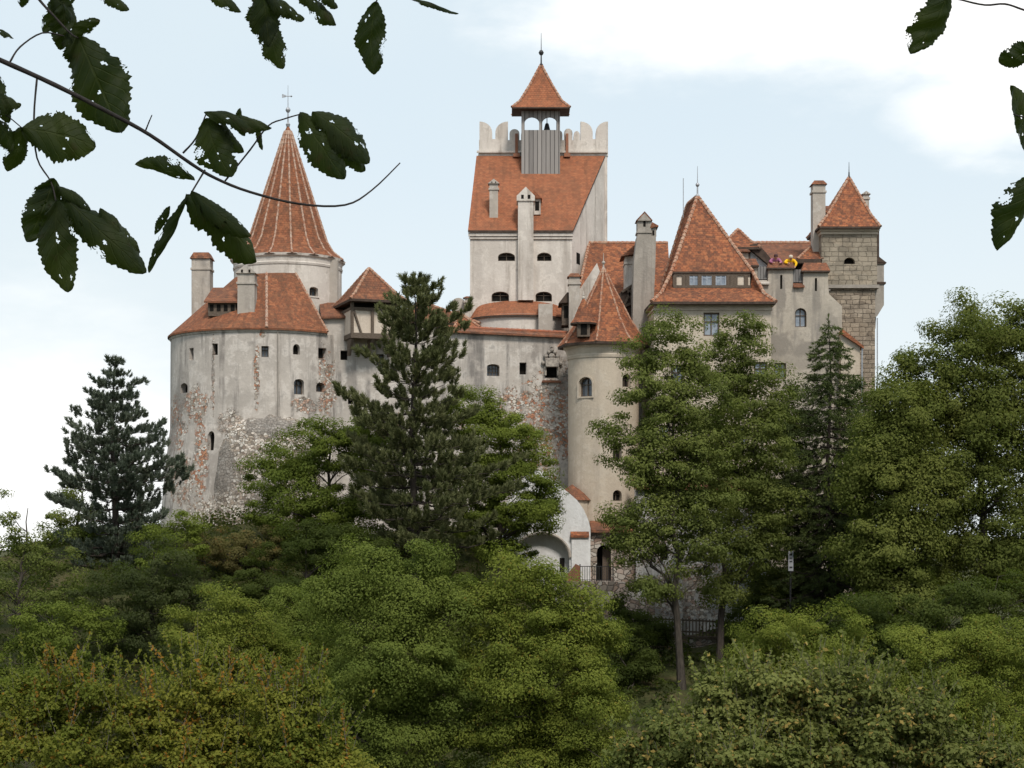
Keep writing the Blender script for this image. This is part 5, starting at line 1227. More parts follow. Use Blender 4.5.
def copy_tree(src, px, Y, s, rz, label, py_top=None, group=None):
    r = src.copy(); COL.objects.link(r); bx = X(px, Y); bz = float(gz(bx, Y)); r.location = (bx, Y, bz); r.rotation_euler = (0, 0, rz)
    if py_top is not None:      # the height that brings its top to the right line of sight
        h = max((Vector(c) ).z for ch in src.children for c in ch.bound_box); sz = (Z(py_top, Y) - bz) / h; r.scale = (s * sz, s * sz, sz)
    else: r.scale = (s, s, s)
    r['label'] = label
    if group: r['group'] = group
    for ch in src.children:
        c = ch.copy(); COL.objects.link(c); c.parent = r
    return r

# conifers -------------------------------------------------------------
def tuft_proto(n, L, nl, nw, rng, spread=.9):
    """needles round a short shoot along +Z"""
    z = rng.uniform(0, L, n); a = rng.uniform(0, 2 * math.pi, n); tilt = rng.uniform(.35, spread * 1.2, n) * (1 - .4 * z / L)
    d = np.stack([np.cos(a) * np.sin(tilt), np.sin(a) * np.sin(tilt), np.cos(tilt)], 1); l = nl * rng.uniform(.7, 1.2, n)
    b = np.stack([np.zeros(n), np.zeros(n), z], 1) + d * .02
    s = np.cross(d, rng.normal(size=(n, 3))); s /= np.linalg.norm(s, axis=1, keepdims=True)
    return np.stack([b - s * nw * .5, b + s * nw * .5, b + d * l[:, None] + s * nw * .2, b + d * l[:, None] - s * nw * .2], 1)
def place_tufts(protos, pos, ax, scale, rng):
    out = []
    ax = ax / np.linalg.norm(ax, axis=1, keepdims=True); r = rng.normal(size=ax.shape); u = np.cross(ax, r); u /= np.linalg.norm(u, axis=1, keepdims=True); v = np.cross(ax, u)
    for i in range(len(pos)):
        m = np.stack([u[i], v[i], ax[i]], 0); q = protos[rng.integers(len(protos))]
        out.append((q.reshape(-1, 3) * scale[i]) @ m + pos[i])
    return np.concatenate(out).reshape(-1, 4, 3)
def conifer(name, label, cat, px, Y, prof, mat, seed, kind='pine', trunk_r=.2, step=.55, nper=5, tufts=9, ts=1.0, needle=(60, .34, .17, .032), dens=1.0, gap=.0, rise0=.55):
    """prof = [(py, left px, right px)] from the tip down: reach of the boughs at each height"""
    rng = np.random.default_rng(seed); bx = X(px, Y); bz = float(gz(bx, Y)); root = thing(name, (bx, Y, bz), label, cat)
    pz = [Z(p[0], Y) for p in prof][::-1]; pl_ = [p[1] * Y / F for p in prof][::-1]; pr_ = [p[2] * Y / F for p in prof][::-1]
    ztop, zbot = pz[-1], pz[0]
    pr = [tuft_proto(needle[0], needle[1], needle[2], needle[3], rng, 1.0 if kind == 'pine' else 1.35) for _ in range(5)]
    m = MB(); H = ztop - bz
    tr = lambda z: trunk_r * max(.06, 1 - (z - bz) / H) ** .8
    zs = np.linspace(bz - .3, ztop - .1, 14); tp = [Vector((bx + .10 * math.sin(z * .6 + seed), Y + .08 * math.cos(z * .5), z)) for z in zs]; m.tube(tp, [tr(z) for z in zs], 9)
    pos, ax, sc = [], [], []
    def add(p, a, s): pos.append(tuple(p)); ax.append(tuple(a)); sc.append(s)
    add((tp[-1].x, tp[-1].y, ztop - .35), (0, 0, 1), ts * 1.1); add((tp[-1].x, tp[-1].y, ztop - .7), (.1, 0, 1), ts)
    z = ztop - .45
    while z > zbot:
        a0 = rng.uniform(0, 6.28); n = nper + rng.integers(-1, 2)
        for k in range(n):
            a = a0 + 6.283 * k / n + rng.normal() * .25; ca, sa = math.cos(a), math.sin(a)
            L0 = np.interp(z, pz, pr_ if ca > 0 else pl_); Lm = (np.interp(z, pz, pr_) + np.interp(z, pz, pl_)) / 2
            L = (abs(ca) * L0 + (1 - abs(ca)) * Lm) * (rng.uniform(.62, 1.06) if rng.uniform() > gap else rng.uniform(.25, .5))
            if L < .12: L = .12
            rel = (ztop - z) / (ztop - zbot)
            rise = (rise0 - (rise0 + .2) * rel) if kind == 'pine' else (.25 - .65 * rel)
            dz = L * rise * .6; s0 = Vector((bx + .1 * math.sin(z * .6 + seed), Y, z)); pts = []
            for j in range(7):
                t = j / 6; up_ = (.16 if kind == 'pine' else -.02) * L * t * t
                pts.append(s0 + Vector((ca * L * t, sa * L * t, dz * math.sin(t * 1.7) - .06 * L * math.sin(math.pi * t) + up_)) + Vector(rng.normal(size=3)) * .02 * L)
            r0 = max(.012, tr(z) * .32); m.tube(pts, [r0 * (1 - .14 * j) for j in range(7)], 5)
            nt_ = max(2, int(L * tufts * dens)); side = Vector((-sa, ca, 0))
            for j in range(nt_):
                t = 1 - (rng.uniform(0, 1) ** 1.25) * (.82 if kind == 'pine' else .95); i0 = min(5, int(t * 6)); p = pts[i0].lerp(pts[i0 + 1], t * 6 - i0)
                sp = rng.uniform(-1, 1) * (.34 * L * (1 - t) + .22 + .05 * L) * (1.0 if kind == 'pine' else .8); q = p + side * sp + Vector((ca, sa, 0)) * abs(sp) * .45
                if kind == 'pine':
                    q.z += rng.normal() * .06 + .05 * abs(sp)
                    d = Vector((ca, sa, 0)) * .45 + side * (sp * .5) + Vector((0, 0, 1)) * rng.uniform(.75, 1.5) + Vector(rng.normal(size=3)) * .2
                else:
                    q.z -= .30 * abs(sp) + rng.uniform(0, .12); d = Vector((ca, sa, 0)) * .8 + side * (1.4 * sp) + Vector((0, 0, -.25)) + Vector(rng.normal(size=3)) * .25
                if abs(sp) > .18 and rng.uniform() < .5: m.tube([p, q], [r0 * .3, r0 * .12], 4)
                add(q, d, ts * rng.uniform(.7, 1.15))
        z -= step * rng.uniform(.75, 1.2)
    m.obj('trunk', BARK['dark'], root)
    quads_object('crown', place_tufts(pr, np.array(pos), np.array(ax), np.array(sc), rng), mat, root)
    return root

L = {}
L['pine'] = foliage('pine_needles', (.080, .090, .036), (.185, .190, .085), trans=.12, rough=.7)
L['pine_blue'] = foliage('grey_green_pine_needles', (0.065, 0.085, 0.062), (0.155, 0.176, 0.127), trans=.1, rough=.7)
L['spruce'] = foliage('spruce_needles', (0.052, 0.074, 0.025), (0.127, 0.154, 0.049), trans=.08, rough=.6)
L['maple'] = foliage('maple_leaves', (0.103, 0.139, 0.029), (0.204, 0.240, 0.048))
L['maple_y'] = foliage('yellowing_maple_leaves', (0.132, 0.163, 0.028), (0.239, 0.266, 0.047), (.24, .19, .035), .04)
L['dark'] = foliage('dark_leaves', (0.044, 0.062, 0.015), (0.091, 0.112, 0.024))
L['airy'] = foliage('ash_leaves', (0.099, 0.123, 0.032), (0.202, 0.228, 0.059))
L['green'] = foliage('fresh_green_leaves', (0.104, 0.140, 0.026), (0.205, 0.246, 0.041))
L['grey'] = foliage('grey_green_leaves', (0.041, 0.054, 0.020), (0.086, 0.100, 0.036))
L['brown'] = foliage('browning_scrub_leaves', (0.111, 0.091, 0.036), (0.169, 0.150, 0.055), (.20, .11, .04), .15)
L['autumn'] = foliage('autumn_hornbeam_leaves', (0.119, 0.150, 0.025), (0.259, 0.245, 0.039), (.28, .145, .022), .06)
L['orange'] = foliage('orange_shoot_leaves', (.20, .11, .020), (.34, .17, .025), trans=.35)
L['hazel'] = foliage('hazel_leaves', (0.114, 0.139, 0.039), (0.236, 0.248, 0.075), (.34, .25, .075), .14)
L['robinia'] = foliage('robinia_leaves', (0.093, 0.116, 0.026), (0.197, 0.210, 0.051))

# ============================================================ conifers
conifer('pine_tree', 'tall dark pine standing in front of the curtain wall, its tip against the sky', 'pine', 414, 86, [(277, 1, 1), (290, 14, 14), (302, 26, 32), (318, 36, 34), (334, 50, 62), (348, 60, 66), (362, 44, 50), (378, 64, 56), (398, 52, 72), (412, 74, 64), (432, 58, 70), (452, 66, 84), (472, 76, 108), (492, 78, 116), (520, 68, 104), (548, 48, 84)], L['pine'], 11, tufts=7.5, step=.66, nper=6, trunk_r=.24, ts=1.1, needle=(64, .34, .20, .040), gap=.15)
conifer('pine_tree', 'blue green pine on the slope left of the round tower, sky behind it', 'pine', 114, 92, [(357, 1, 1), (368, 6, 7), (380, 17, 19), (394, 27, 34), (412, 42, 34), (428, 44, 48), (446, 56, 54), (462, 48, 70), (480, 62, 74), (500, 66, 66), (520, 72, 60), (540, 60, 50), (565, 40, 40)], L['pine_blue'], 23, tufts=8.5, step=.56, nper=7, gap=.22, rise0=.22, trunk_r=.22, ts=1.0, needle=(60, .30, .18, .040))
conifer('spruce_tree', 'narrow dark spruce in front of the battlemented wall, its tip touching the lean-to', 'spruce', 829, 90, [(317, 1, 1), (335, 8, 9), (352, 16, 16), (372, 24, 24), (395, 34, 34), (430, 50, 46), (470, 58, 56), (520, 72, 66), (570, 78, 70), (620, 76, 70)], L['spruce'], 31, kind='spruce', tufts=9, step=.42, nper=7, trunk_r=.2, needle=(44, .42, .11, .034), ts=1.0)

# ============================================================ broadleaf trees, far to near
T = crown_tree
T('slender_tree', 'slender airy tree with a straight bare trunk, nearer of the pair before the great hall', 'tree', 680, 84, [(670, 336, 34, 32, 0), (690, 362, 24, 22, .1), (640, 360, 26, 26, .3), (700, 372, 26, 22, .2), (655, 400, 48, 42, 0), (695, 415, 48, 52, .5), (640, 465, 46, 44, -.5), (690, 490, 50, 50, 0), (650, 530, 52, 44, 0), (690, 556, 38, 28, .3), (655, 585, 40, 18, .3), (612, 430, 32, 9, .2), (622, 545, 26, 30, -.4), (702, 450, 30, 60, .2), (705, 540, 30, 40, .1), (668, 460, 36, 60, .1), (610, 510, 18, 14, -.3)], L['airy'], 400, 120, .19, .68, .20, 'grey', seed=41, shell=.6, base_px=682, split=.6)
T('slender_tree', 'darker forked slender tree just right of the straight trunked one', 'tree', 722, 87, [(743, 338, 32, 32, 0), (722, 368, 28, 28, .2), (742, 395, 46, 42, .2), (752, 450, 46, 48, -.4), (722, 500, 48, 42, 0), (746, 545, 44, 32, 0), (772, 410, 26, 56, .6), (770, 500, 34, 50, .3), (712, 440, 30, 60, .4), (725, 590, 34, 18, 0)], L['airy'], 340, 120, .19, .68, .20, 'dark', seed=42, shell=.6, base_px=718, split=.6)
T('broadleaf_tree', 'bright green bushy tree behind the tall pine, right side, before the brick patch', 'tree', 500, 92, [(498, 436, 50, 46, 0), (462, 412, 34, 28, .5), (526, 474, 34, 46, -.3), (488, 500, 54, 50, 0), (532, 518, 36, 24, -.8), (545, 500, 16, 22, -.8)], L['green'], 210, 230, .165, .66, .16, seed=43)
T('broadleaf_tree', 'bright green bushy tree at the foot of the round tower, left of the tall pine', 'tree', 325, 91, [(325, 452, 62, 38, 0), (276, 474, 36, 32, -.5), (368, 436, 36, 28, .6), (310, 508, 62, 42, -.4), (375, 500, 48, 50, 0)], L['green'], 230, 230, .165, .66, .16, seed=44)
T('robinia_tree', 'tall leafy tree at the right edge of the picture, its crown highest against the sky', 'tree', 975, 84, [(985, 330, 56, 38, 0), (1020, 340, 56, 46, .5), (945, 362, 50, 40, -.3), (915, 395, 44, 42, -.5), (960, 410, 70, 50, .2), (1000, 410, 70, 60, 0), (1050, 400, 60, 70, 0), (960, 470, 74, 60, -.6), (1030, 490, 60, 66, 0), (990, 550, 76, 60, 0), (900, 440, 40, 40, .5), (1040, 580, 60, 50, .4), (920, 560, 60, 50, .8)], L['robinia'], 560, 200, .20, .86, .3, seed=45, flat=.62, nlimb=12, shell=.5)
T('robinia_tree', 'dark leafy tree in front of the stone tower foot, left of the tallest right-hand crown', 'tree', 900, 82, [(905, 415, 44, 50, 0), (880, 470, 50, 50, -.4), (925, 500, 54, 55, .3), (885, 545, 56, 50, -.3), (905, 600, 62, 40, 0)], L['robinia'], 300, 200, .20, .84, .26, seed=46, flat=.62, shell=.5)
T('dark_tree', 'dark shady tree behind the spruce, between the slender pair and the right-hand trees', 'tree', 795, 92, [(790, 420, 36, 44, 0), (770, 480, 40, 40, 0), (805, 520, 44, 50, 0), (780, 580, 50, 36, 0)], L['dark'], 170, 160, .18, .7, .2, seed=47)
T('broadleaf_tree', 'loose green tree behind the left pine, left of its trunk, against the pale sky', 'tree', 72, 97, [(78, 500, 22, 24, 0), (62, 530, 30, 28, 0), (95, 540, 30, 34, .3), (45, 560, 30, 26, 0), (140, 535, 26, 34, .4)], L['airy'], 110, 120, .18, .6, .14, seed=75, shell=.6)
T('edge_tree', 'sparse thin tree at the far left edge, sky showing through its leaves', 'tree', 14, 80, [(6, 526, 22, 36, 0), (28, 560, 26, 34, .3), (-8, 590, 36, 36, 0), (60, 560, 30, 30, 0.5), (50, 600, 40, 34, 0)], L['airy'], 85, 75, .17, .55, .12, seed=48, shell=.6)
T('leafy_shrub', 'rounded grey green shrub tree below the left pine', 'shrub', 150, 77, [(120, 592, 48, 34, -.3), (165, 580, 50, 40, 0), (140, 640, 62, 45, 0), (195, 615, 44, 40, .2)], L['grey'], 150, 200, .14, .60, .14, seed=49)
T('leafy_shrub', 'fresh green bush at the left edge under the sparse thin tree', 'shrub', 55, 74, [(45, 630, 50, 42, 0), (90, 640, 46, 42, 0), (15, 670, 40, 40, 0), (60, 690, 60, 40, 0)], L['green'], 100, 170, .15, .58, .12, seed=50)
T('scrub_bush', 'brownish dry scrub bush right below the round tower', 'bush', 250, 90, [(235, 540, 48, 24, 0), (280, 532, 40, 20, .4), (215, 560, 44, 24, 0), (262, 560, 50, 22, -.5)], L['brown'], 80, 150, .14, .5, .08, seed=51)
T('leafy_shrub', 'dark green bush between the brown scrub and the tall pine', 'bush', 305, 84, [(305, 545, 50, 32, 0), (350, 550, 46, 36, 0), (290, 590, 52, 36, 0), (255, 580, 36, 24, 0)], L['dark'], 140, 200, .14, .58, .12, seed=52)
T('leafy_shrub', 'small bright bush leaning on the trunk side of the left pine', 'bush', 185, 88, [(185, 535, 34, 30, 0), (155, 548, 32, 26, .3)], L['green'], 45, 150, .15, .5, .08, seed=70)
T('maple_tree', 'yellowish green bushy maple left of centre behind the autumn hornbeams', 'tree', 228, 63, [(222, 612, 28, 34, 0), (258, 628, 30, 44, 0), (190, 640, 30, 40, 0), (228, 655, 40, 40, -.2), (280, 660, 30, 36, 0), (245, 700, 66, 44, 0), (180, 700, 40, 36, .2)], L['maple_y'], 150, 340, .11, .62, .16, seed=53)
T('maple_tree', 'darker green maple between the yellowish one and the big round maple', 'tree', 310, 68, [(300, 612, 32, 36, 0), (328, 635, 30, 44, .2), (285, 655, 40, 44, 0), (335, 680, 36, 46, 0), (310, 720, 54, 48, 0)], L['maple'], 135, 340, .115, .64, .16, seed=54)
T('maple_tree', 'big round maple with fan-like layered green foliage, bottom centre left', 'tree', 395, 60, [(368, 568, 34, 32, 0), (415, 572, 40, 36, .2), (340, 600, 34, 42, -.3), (395, 605, 44, 40, -.2), (448, 612, 38, 50, .2), (395, 655, 72, 50, -.6), (350, 690, 56, 44, 0), (440, 700, 56, 54, 0), (395, 745, 76, 44, 0)], L['maple'], 250, 360, .125, .70, .24, seed=55, flat=.6, nlimb=12)
T('maple_tree', 'broad maple in paler green beside the white gatehouse, bottom centre', 'tree', 545, 60, [(512, 578, 30, 34, 0), (545, 590, 34, 40, .2), (585, 612, 34, 40, 0), (490, 615, 36, 40, -.2), (545, 625, 44, 40, -.3), (500, 655, 50, 44, -.3), (590, 650, 42, 50, .2), (545, 680, 76, 54, -.4), (590, 715, 50, 48, 0), (500, 730, 60, 46, 0), (560, 760, 80, 40, 0)], L['maple_y'], 255, 360, .125, .70, .24, seed=56, flat=.6, nlimb=12)
T('hillside_bush', 'dark green bush on the slope under the terrace wall, left of the straight trunk', 'bush', 640, 85, [(630, 645, 36, 26, 0), (605, 625, 22, 20, .4), (645, 668, 26, 20, -.4), (620, 685, 34, 22, -.8)], L['dark'], 70, 160, .16, .55, .1, seed=57)
T('hillside_bush', 'low dark bush on the slope between the two slender trunks', 'bush', 700, 84, [(716, 672, 18, 16, 0), (738, 672, 24, 22, -.4), (745, 655, 26, 22, .4)], L['dark'], 50, 160, .16, .5, .08, seed=58)
T('maple_tree', 'low yellow green maple below the dark trees, right of the slender trunks', 'tree', 800, 66, [(775, 635, 44, 30, 0), (825, 635, 48, 32, 0), (752, 665, 36, 34, 0), (800, 672, 66, 34, -.3), (850, 665, 40, 32, .2), (805, 715, 80, 36, 0)], L['maple_y'], 155, 340, .11, .62, .16, seed=59, flat=.6)
T('maple_tree', 'mid green maple at the bottom right corner below the tallest crown', 'tree', 965, 57, [(925, 655, 40, 34, 0), (975, 645, 40, 30, 0), (1010, 660, 46, 42, 0), (950, 690, 60, 40, -.3), (1000, 720, 60, 46, 0), (900, 700, 40, 38, 0)], L['maple_y'], 165, 340, .105, .60, .18, seed=60)
T('dark_tree', 'shadowed dark tree behind the bottom right maple', 'tree', 880, 70, [(870, 620, 44, 34, 0), (905, 650, 44, 36, 0), (950, 610, 50, 34, 0), (1000, 600, 50, 36, 0)], L['dark'], 110, 170, .16, .58, .16, seed=61)
T('hornbeam_bush', 'autumn tinted hornbeam at the bottom left with orange shoot tips, leftmost', 'bush', 70, 38, [(30, 715, 50, 44, 0), (85, 700, 48, 36, 0), (60, 760, 90, 50, -.3), (130, 735, 44, 40, 0)], L['autumn'], 190, 170, .095, .34, .07, 'pale', seed=62, shoots=120, shoot_len=1.15, shoot_mat=L['orange'], stems=3)
T('hornbeam_bush', 'autumn tinted hornbeam with tall pale stems, second from the left along the bottom', 'bush', 205, 38, [(205, 700, 34, 32, 0), (165, 730, 44, 40, 0), (235, 720, 44, 42, 0), (200, 765, 80, 44, -.3)], L['autumn'], 160, 170, .095, .34, .07, 'pale', seed=63, shoots=120, shoot_len=1.15, shoot_mat=L['orange'], stems=3)
T('hornbeam_bush', 'yellowing hornbeam with one long orange shoot reaching right, bottom left of centre', 'bush', 290, 37, [(285, 718, 38, 30, 0), (300, 755, 54, 40, 0), (345, 765, 40, 24, 0), (310, 692, 16, 7, 0), (318, 686, 8, 5, 0.1)], L['autumn'], 140, 170, .095, .34, .06, 'pale', seed=64, shoots=120, shoot_len=1.15, shoot_mat=L['orange'], stems=2)
T('hazel_bush', 'grey green hazel with pale upturned leaf tips along the bottom right, nearer the centre', 'bush', 735, 36, [(672, 732, 30, 22, 0), (728, 702, 42, 28, 0), (780, 697, 42, 28, 0), (735, 755, 90, 40, -.3), (650, 755, 40, 22, 0)], L['hazel'], 210, 150, .105, .34, .07, 'pale', seed=65, shoots=170, shoot_len=.85, stems=3, aspect=.6)
T('hazel_bush', 'hazel bush with yellow leaves filling the bottom right beside the grey green one', 'bush', 880, 36, [(840, 697, 42, 32, 0), (895, 725, 52, 36, 0), (850, 750, 60, 36, -.2), (950, 755, 50, 30, 0), (1005, 765, 44, 24, 0)], L['hazel'], 190, 150, .105, .34, .07, 'pale', seed=66, shoots=170, shoot_len=.85, stems=3, aspect=.6)

T('hillside_bush', 'green bush growing against the garden fence, left of the straight slender trunk', 'bush', 636, 90, [(632, 622, 26, 20, 0), (655, 632, 22, 16, 0), (618, 606, 14, 12, .3)], L['dark'], 60, 130, .16, .5, .08, seed=71)
T('hillside_bush', 'green bush growing against the garden fence, right of the forked slender trunk', 'bush', 755, 90, [(750, 612, 26, 24, 0), (770, 595, 24, 28, 0), (735, 630, 20, 16, 0)], L['dark'], 70, 130, .16, .5, .08, seed=72)
T('leafy_shrub', 'green shrub in front of the white wall left of the blind arch', 'shrub', 508, 93, [(505, 545, 26, 30, 0), (520, 560, 20, 22, 0), (488, 555, 24, 28, 0)], L['green'], 60, 130, .16, .5, .08, seed=73)
T('dark_tree', 'dark leafy tree filling the gap between the spruce and the big right-hand trees', 'tree', 862, 93, [(858, 415, 26, 40, 0), (850, 470, 40, 44, 0), (872, 440, 26, 40, .3), (860, 540, 46, 44, 0), (820, 590, 50, 34, 0)], L['dark'], 150, 150, .19, .66, .2, seed=76)
# the wood goes on beyond both edges of the view
side = bpy.data.objects['robinia_tree']
for px, Y, sc_, rz, lb in ((1190, 88, .95, 1.2, 'leafy tree beyond the right edge of the view, nearest the castle'), (1150, 66, .6, 2.6, 'low leafy tree beyond the right edge of the view, lower on the slope'), (1370, 80, 1.05, 4.0, 'large leafy tree farthest beyond the right edge'), (-150, 84, .62, .6, 'leafy tree beyond the left edge of the view'), (-120, 60, .5, 3.1, 'low leafy tree beyond the left edge, lower on the slope'), (-330, 78, .7, 5.0, 'leafy tree farthest beyond the left edge')):
    copy_tree(side, px, Y, sc_, rz, lb, group='trees beyond the edges of the view')
# leafy undergrowth that covers the slope between the trees
def undergrowth():
    rng = np.random.default_rng(77); n = 3300
    y = rng.uniform(44, 97, n); x = rng.uniform(-.42, .46, n) * y; keep = ~((y > 93.5) & (x > -1)) & ~((y > 97) & (x < 0)); x, y = x[keep], y[keep]
    c = np.stack([x, y, gz(x, y) + rng.uniform(.1, .7, len(x))], 1)
    q = leaf_clumps(c, rng.uniform(.5, 1.1, len(x)), 62, .20, rng, None, .7)
    o = quads_object('undergrowth', q, foliage('undergrowth_leaves', (.024, .034, .012), (.055, .062, .020), (.11, .08, .03), .08)); tag(o, kind='stuff')
undergrowth()
# ============================================================ people on the wall walk
def skin_mesh(name, verts, edges, rad, mat, parent, sub=2):
    me = bpy.data.meshes.new(name); me.from_pydata([tuple(v) for v in verts], edges, []); ob = bpy.data.objects.new(name, me); COL.objects.link(ob); ob.parent = parent
    md = ob.modifiers.new('s', 'SKIN'); sv = me.skin_vertices[0].data
    for i, r_ in enumerate(rad): sv[i].radius = (r_, r_) if not hasattr(r_, '__len__') else r_; sv[i].use_root = (i == 0)
    ss = ob.modifiers.new('u', 'SUBSURF'); ss.levels = sub; ss.render_levels = sub
    dg = bpy.context.evaluated_depsgraph_get(); dg.update(); nm = bpy.data.meshes.new_from_object(ob.evaluated_get(dg)); ob.modifiers.clear(); ob.data = nm; nm.name = name
    nm.materials.clear(); nm.materials.append(mat); nm.polygons.foreach_set('use_smooth', [True] * len(nm.polygons)); return ob
SK = simple('skin', (.52, .30, .21), (.45, .25, .17), 8, rough=.6, bstr=.05)
def person(px, py_head, Y, floor_z, lean, top, trousers, hair, label, hang=False):
    """stands on the wall walk, folded forward over the merlon, forearms on the tiles"""
    hx, hz = X(px, Y - lean), Z(py_head, Y - lean)
    root = thing('person', (hx, Y, floor_z), label, 'person'); H = hz - floor_z
    hip = H * .56
    V = [(0, 0, hip), (0, -lean * .40, H * .75), (0, -lean * .72, H * .88), (0, -lean * .86, H * .92), (0, -lean * .97, H * .95), (0, -lean, H * 1.0),
         (-.22, -lean * .74, H * .87), (-.36, -lean * .98, H * .79), (-.18, -lean - .16, H * .75), (-.10, -lean - .24, H * .74), (.22, -lean * .74, H * .87), (.30, -lean - .1, H * .76), (.20, -lean - .22, H * (.64 if hang else .74)), (.16, -lean - .26, H * (.59 if hang else .73)),
         (-.10, .02, hip - .05), (-.11, 0, hip * .52), (-.11, .05, .09), (-.11, -.12, .05), (.10, .02, hip - .05), (.11, -.02, hip * .52), (.11, .05, .09), (.11, -.12, .05)]
    E = [(0, 1), (1, 2), (2, 3), (3, 4), (4, 5), (2, 6), (6, 7), (7, 8), (8, 9), (2, 10), (10, 11), (11, 12), (12, 13), (0, 14), (14, 15), (15, 16), (16, 17), (0, 18), (18, 19), (19, 20), (20, 21)]
    rd = [.13, .13, .14, .065, .10, .075, .065, .05, .04, .045, .065, .05, .04, .045, .09, .065, .045, .04, .09, .065, .045, .04]
    b = skin_mesh('body', V, E, rd, SK, root)
    idx = [1, 0, 2, 3, 6, 7, 8, 10, 11, 12]; mp = {o: i for i, o in enumerate(idx)}
    tv = [V[i] for i in idx]; te = [(mp[a], mp[b_]) for a, b_ in E if a in mp and b_ in mp]
    skin_mesh('jacket', tv, te, [.185, .165, .19, .085, .10, .078, .06, .10, .078, .06], top, root)
    idx = [0, 14, 15, 16, 18, 19, 20]; mp = {o: i for i, o in enumerate(idx)}
    skin_mesh('trousers', [V[i] for i in idx], [(mp[a], mp[b_]) for a, b_ in E if a in mp and b_ in mp], [.15, .115, .085, .065, .115, .085, .065], trousers, root)
    h = MB(); c = (0, -lean * .97 + .03); zz = H * .965
    h.lathe(c, [(.05, zz - .08), (.115, zz - .03), (.125, zz + .05), (.09, zz + .12), (0, zz + .145)], 14); ho = h.mesh('hair', hair); o = bpy.data.objects.new('hair', ho); COL.objects.link(o); o.parent = root
    return root
dark_cloth = simple('dark_trousers', (.03, .03, .04), (.05, .05, .06), 8)
person(791, 256.0, 102.5, Z(288.5, 102), .95, simple('yellow_jacket', (.80, .47, .01), (.70, .38, .01), 6, bstr=.1), dark_cloth, simple('pale_fair_hair', (.62, .55, .45), (.5, .42, .32), 12), 'person in a bright yellow jacket leaning over the battlements', True)
person(776, 255.0, 102.5, Z(288.5, 102), .9, simple('dusky_pink_top', (.36, .14, .23), (.28, .10, .18), 6, bstr=.1), dark_cloth, simple('dark_reddish_hair', (.10, .05, .05), (.06, .03, .03), 12), 'person in a dusky purple top bent low behind the merlon, left of the yellow jacket')

# ============================================================ overhanging hazel: its twigs and leaves hang in front of the lens
BD = 2.6
hz = thing('hazel_tree', (-2.6, -1.2, float(gz(-2.6, -1.2))), 'leafy branch of an overhanging tree close to the camera, dark holed leaves against the sky', 'tree')
twig_mat = simple('hazel_twig_bark', (.055, .045, .042), (.030, .026, .026), 60, bstr=.3, bd=.002)
def leaf_material():
    m, nt, out = new_mat('dark_hazel_leaf')
    uv = nd(nt, 'ShaderNodeUVMap', uv_map='UVMap').outputs[0]; s = nd(nt, 'ShaderNodeSeparateXYZ', {0: uv}).outputs; p = nd(nt, 'ShaderNodeNewGeometry').outputs['Position']
    av = math_(nt, 'ABSOLUTE', s[1]); vein = math_(nt, 'FRACT', math_(nt, 'MULTIPLY', math_(nt, 'SUBTRACT', s[0], math_(nt, 'MULTIPLY', av, .28)), 8.0))
    vm = math_(nt, 'MAXIMUM', sstep(nt, math_(nt, 'ABSOLUTE', math_(nt, 'SUBTRACT', vein, .5)), .10, .02), sstep(nt, av, .06, .02))
    n = noise_(nt, p, 35, 4, .6); n2 = noise_(nt, p, 11, 3, .6)
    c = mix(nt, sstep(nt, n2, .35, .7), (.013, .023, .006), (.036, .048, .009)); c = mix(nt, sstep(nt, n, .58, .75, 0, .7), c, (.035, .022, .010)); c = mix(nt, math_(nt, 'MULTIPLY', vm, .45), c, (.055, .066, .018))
    d = nd(nt, 'ShaderNodeBsdfPrincipled', {'Base Color': c, 'Roughness': .6, 'Specular IOR Level': .2})
    nt.links.new(nd(nt, 'ShaderNodeBump', {'Height': math_(nt, 'SUBTRACT', n, vm), 'Strength': .6, 'Distance': .003}).outputs[0], d.inputs['Normal'])
    t = nd(nt, 'ShaderNodeBsdfTranslucent', {'Color': mix(nt, .5, c, (.10, .155, .007))}); nt.links.new(nd(nt, 'ShaderNodeMixShader', {0: .25, 1: d.outputs[0], 2: t.outputs[0]}).outputs[0], out.inputs[0]); return m
LM_ = leaf_material()
def smooth(pts, k=4):
    out = []
    for i in range(len(pts) - 1):
        p0, p1, p2, p3 = pts[max(0, i - 1)], pts[i], pts[i + 1], pts[min(len(pts) - 1, i + 2)]
        for j in range(k):
            t = j / k; out.append(.5 * ((2 * p1) + (p2 - p0) * t + (2 * p0 - 5 * p1 + 4 * p2 - p3) * t * t + (3 * p1 - p0 - 3 * p2 + p3) * t ** 3))
    return out + [pts[-1]]
def twig(px, r0, r1, d0=BD, d1=BD, name='twig'):
    n = len(px); pts = [P(a, b, d0 + (d1 - d0) * i / max(1, n - 1)) for i, (a, b) in enumerate(px)]; pts = smooth([Vector(p) for p in pts]); m = MB()
    rs = [(r0 + (r1 - r0) * i / (len(pts) - 1)) * (1 + .22 * max(0, math.sin(i * 2.1)) ** 6) for i in range(len(pts))]; m.tube(pts, rs, 8); return m.obj(name, twig_mat, hz, smooth=True)
twig([(-330, -70), (-160, -10), (-60, 34), (0, 60), (55, 85), (110, 113), (150, 135), (190, 163), (215, 178), (250, 192), (300, 204), (345, 205), (372, 190), (400, 163)], .0043, .0010, 2.35, 2.72, 'branch')
twig([(37, 78), (34, 118), (37, 158), (51, 182), (56, 202)], .0016, .001)
twig([(10, 62), (20, 47), (42, 33), (64, 36)], .0015, .001, 2.56, 2.6); twig([(20, -30), (38, -2), (54, 16), (70, 33), (78, 38)], .0024, .001)
twig([(183, 153), (196, 138), (206, 114)], .0016, .0009, 2.64, 2.62); twig([(205, 170), (193, 190), (187, 200), (180, 207)], .0015, .0009, 2.64, 2.6)
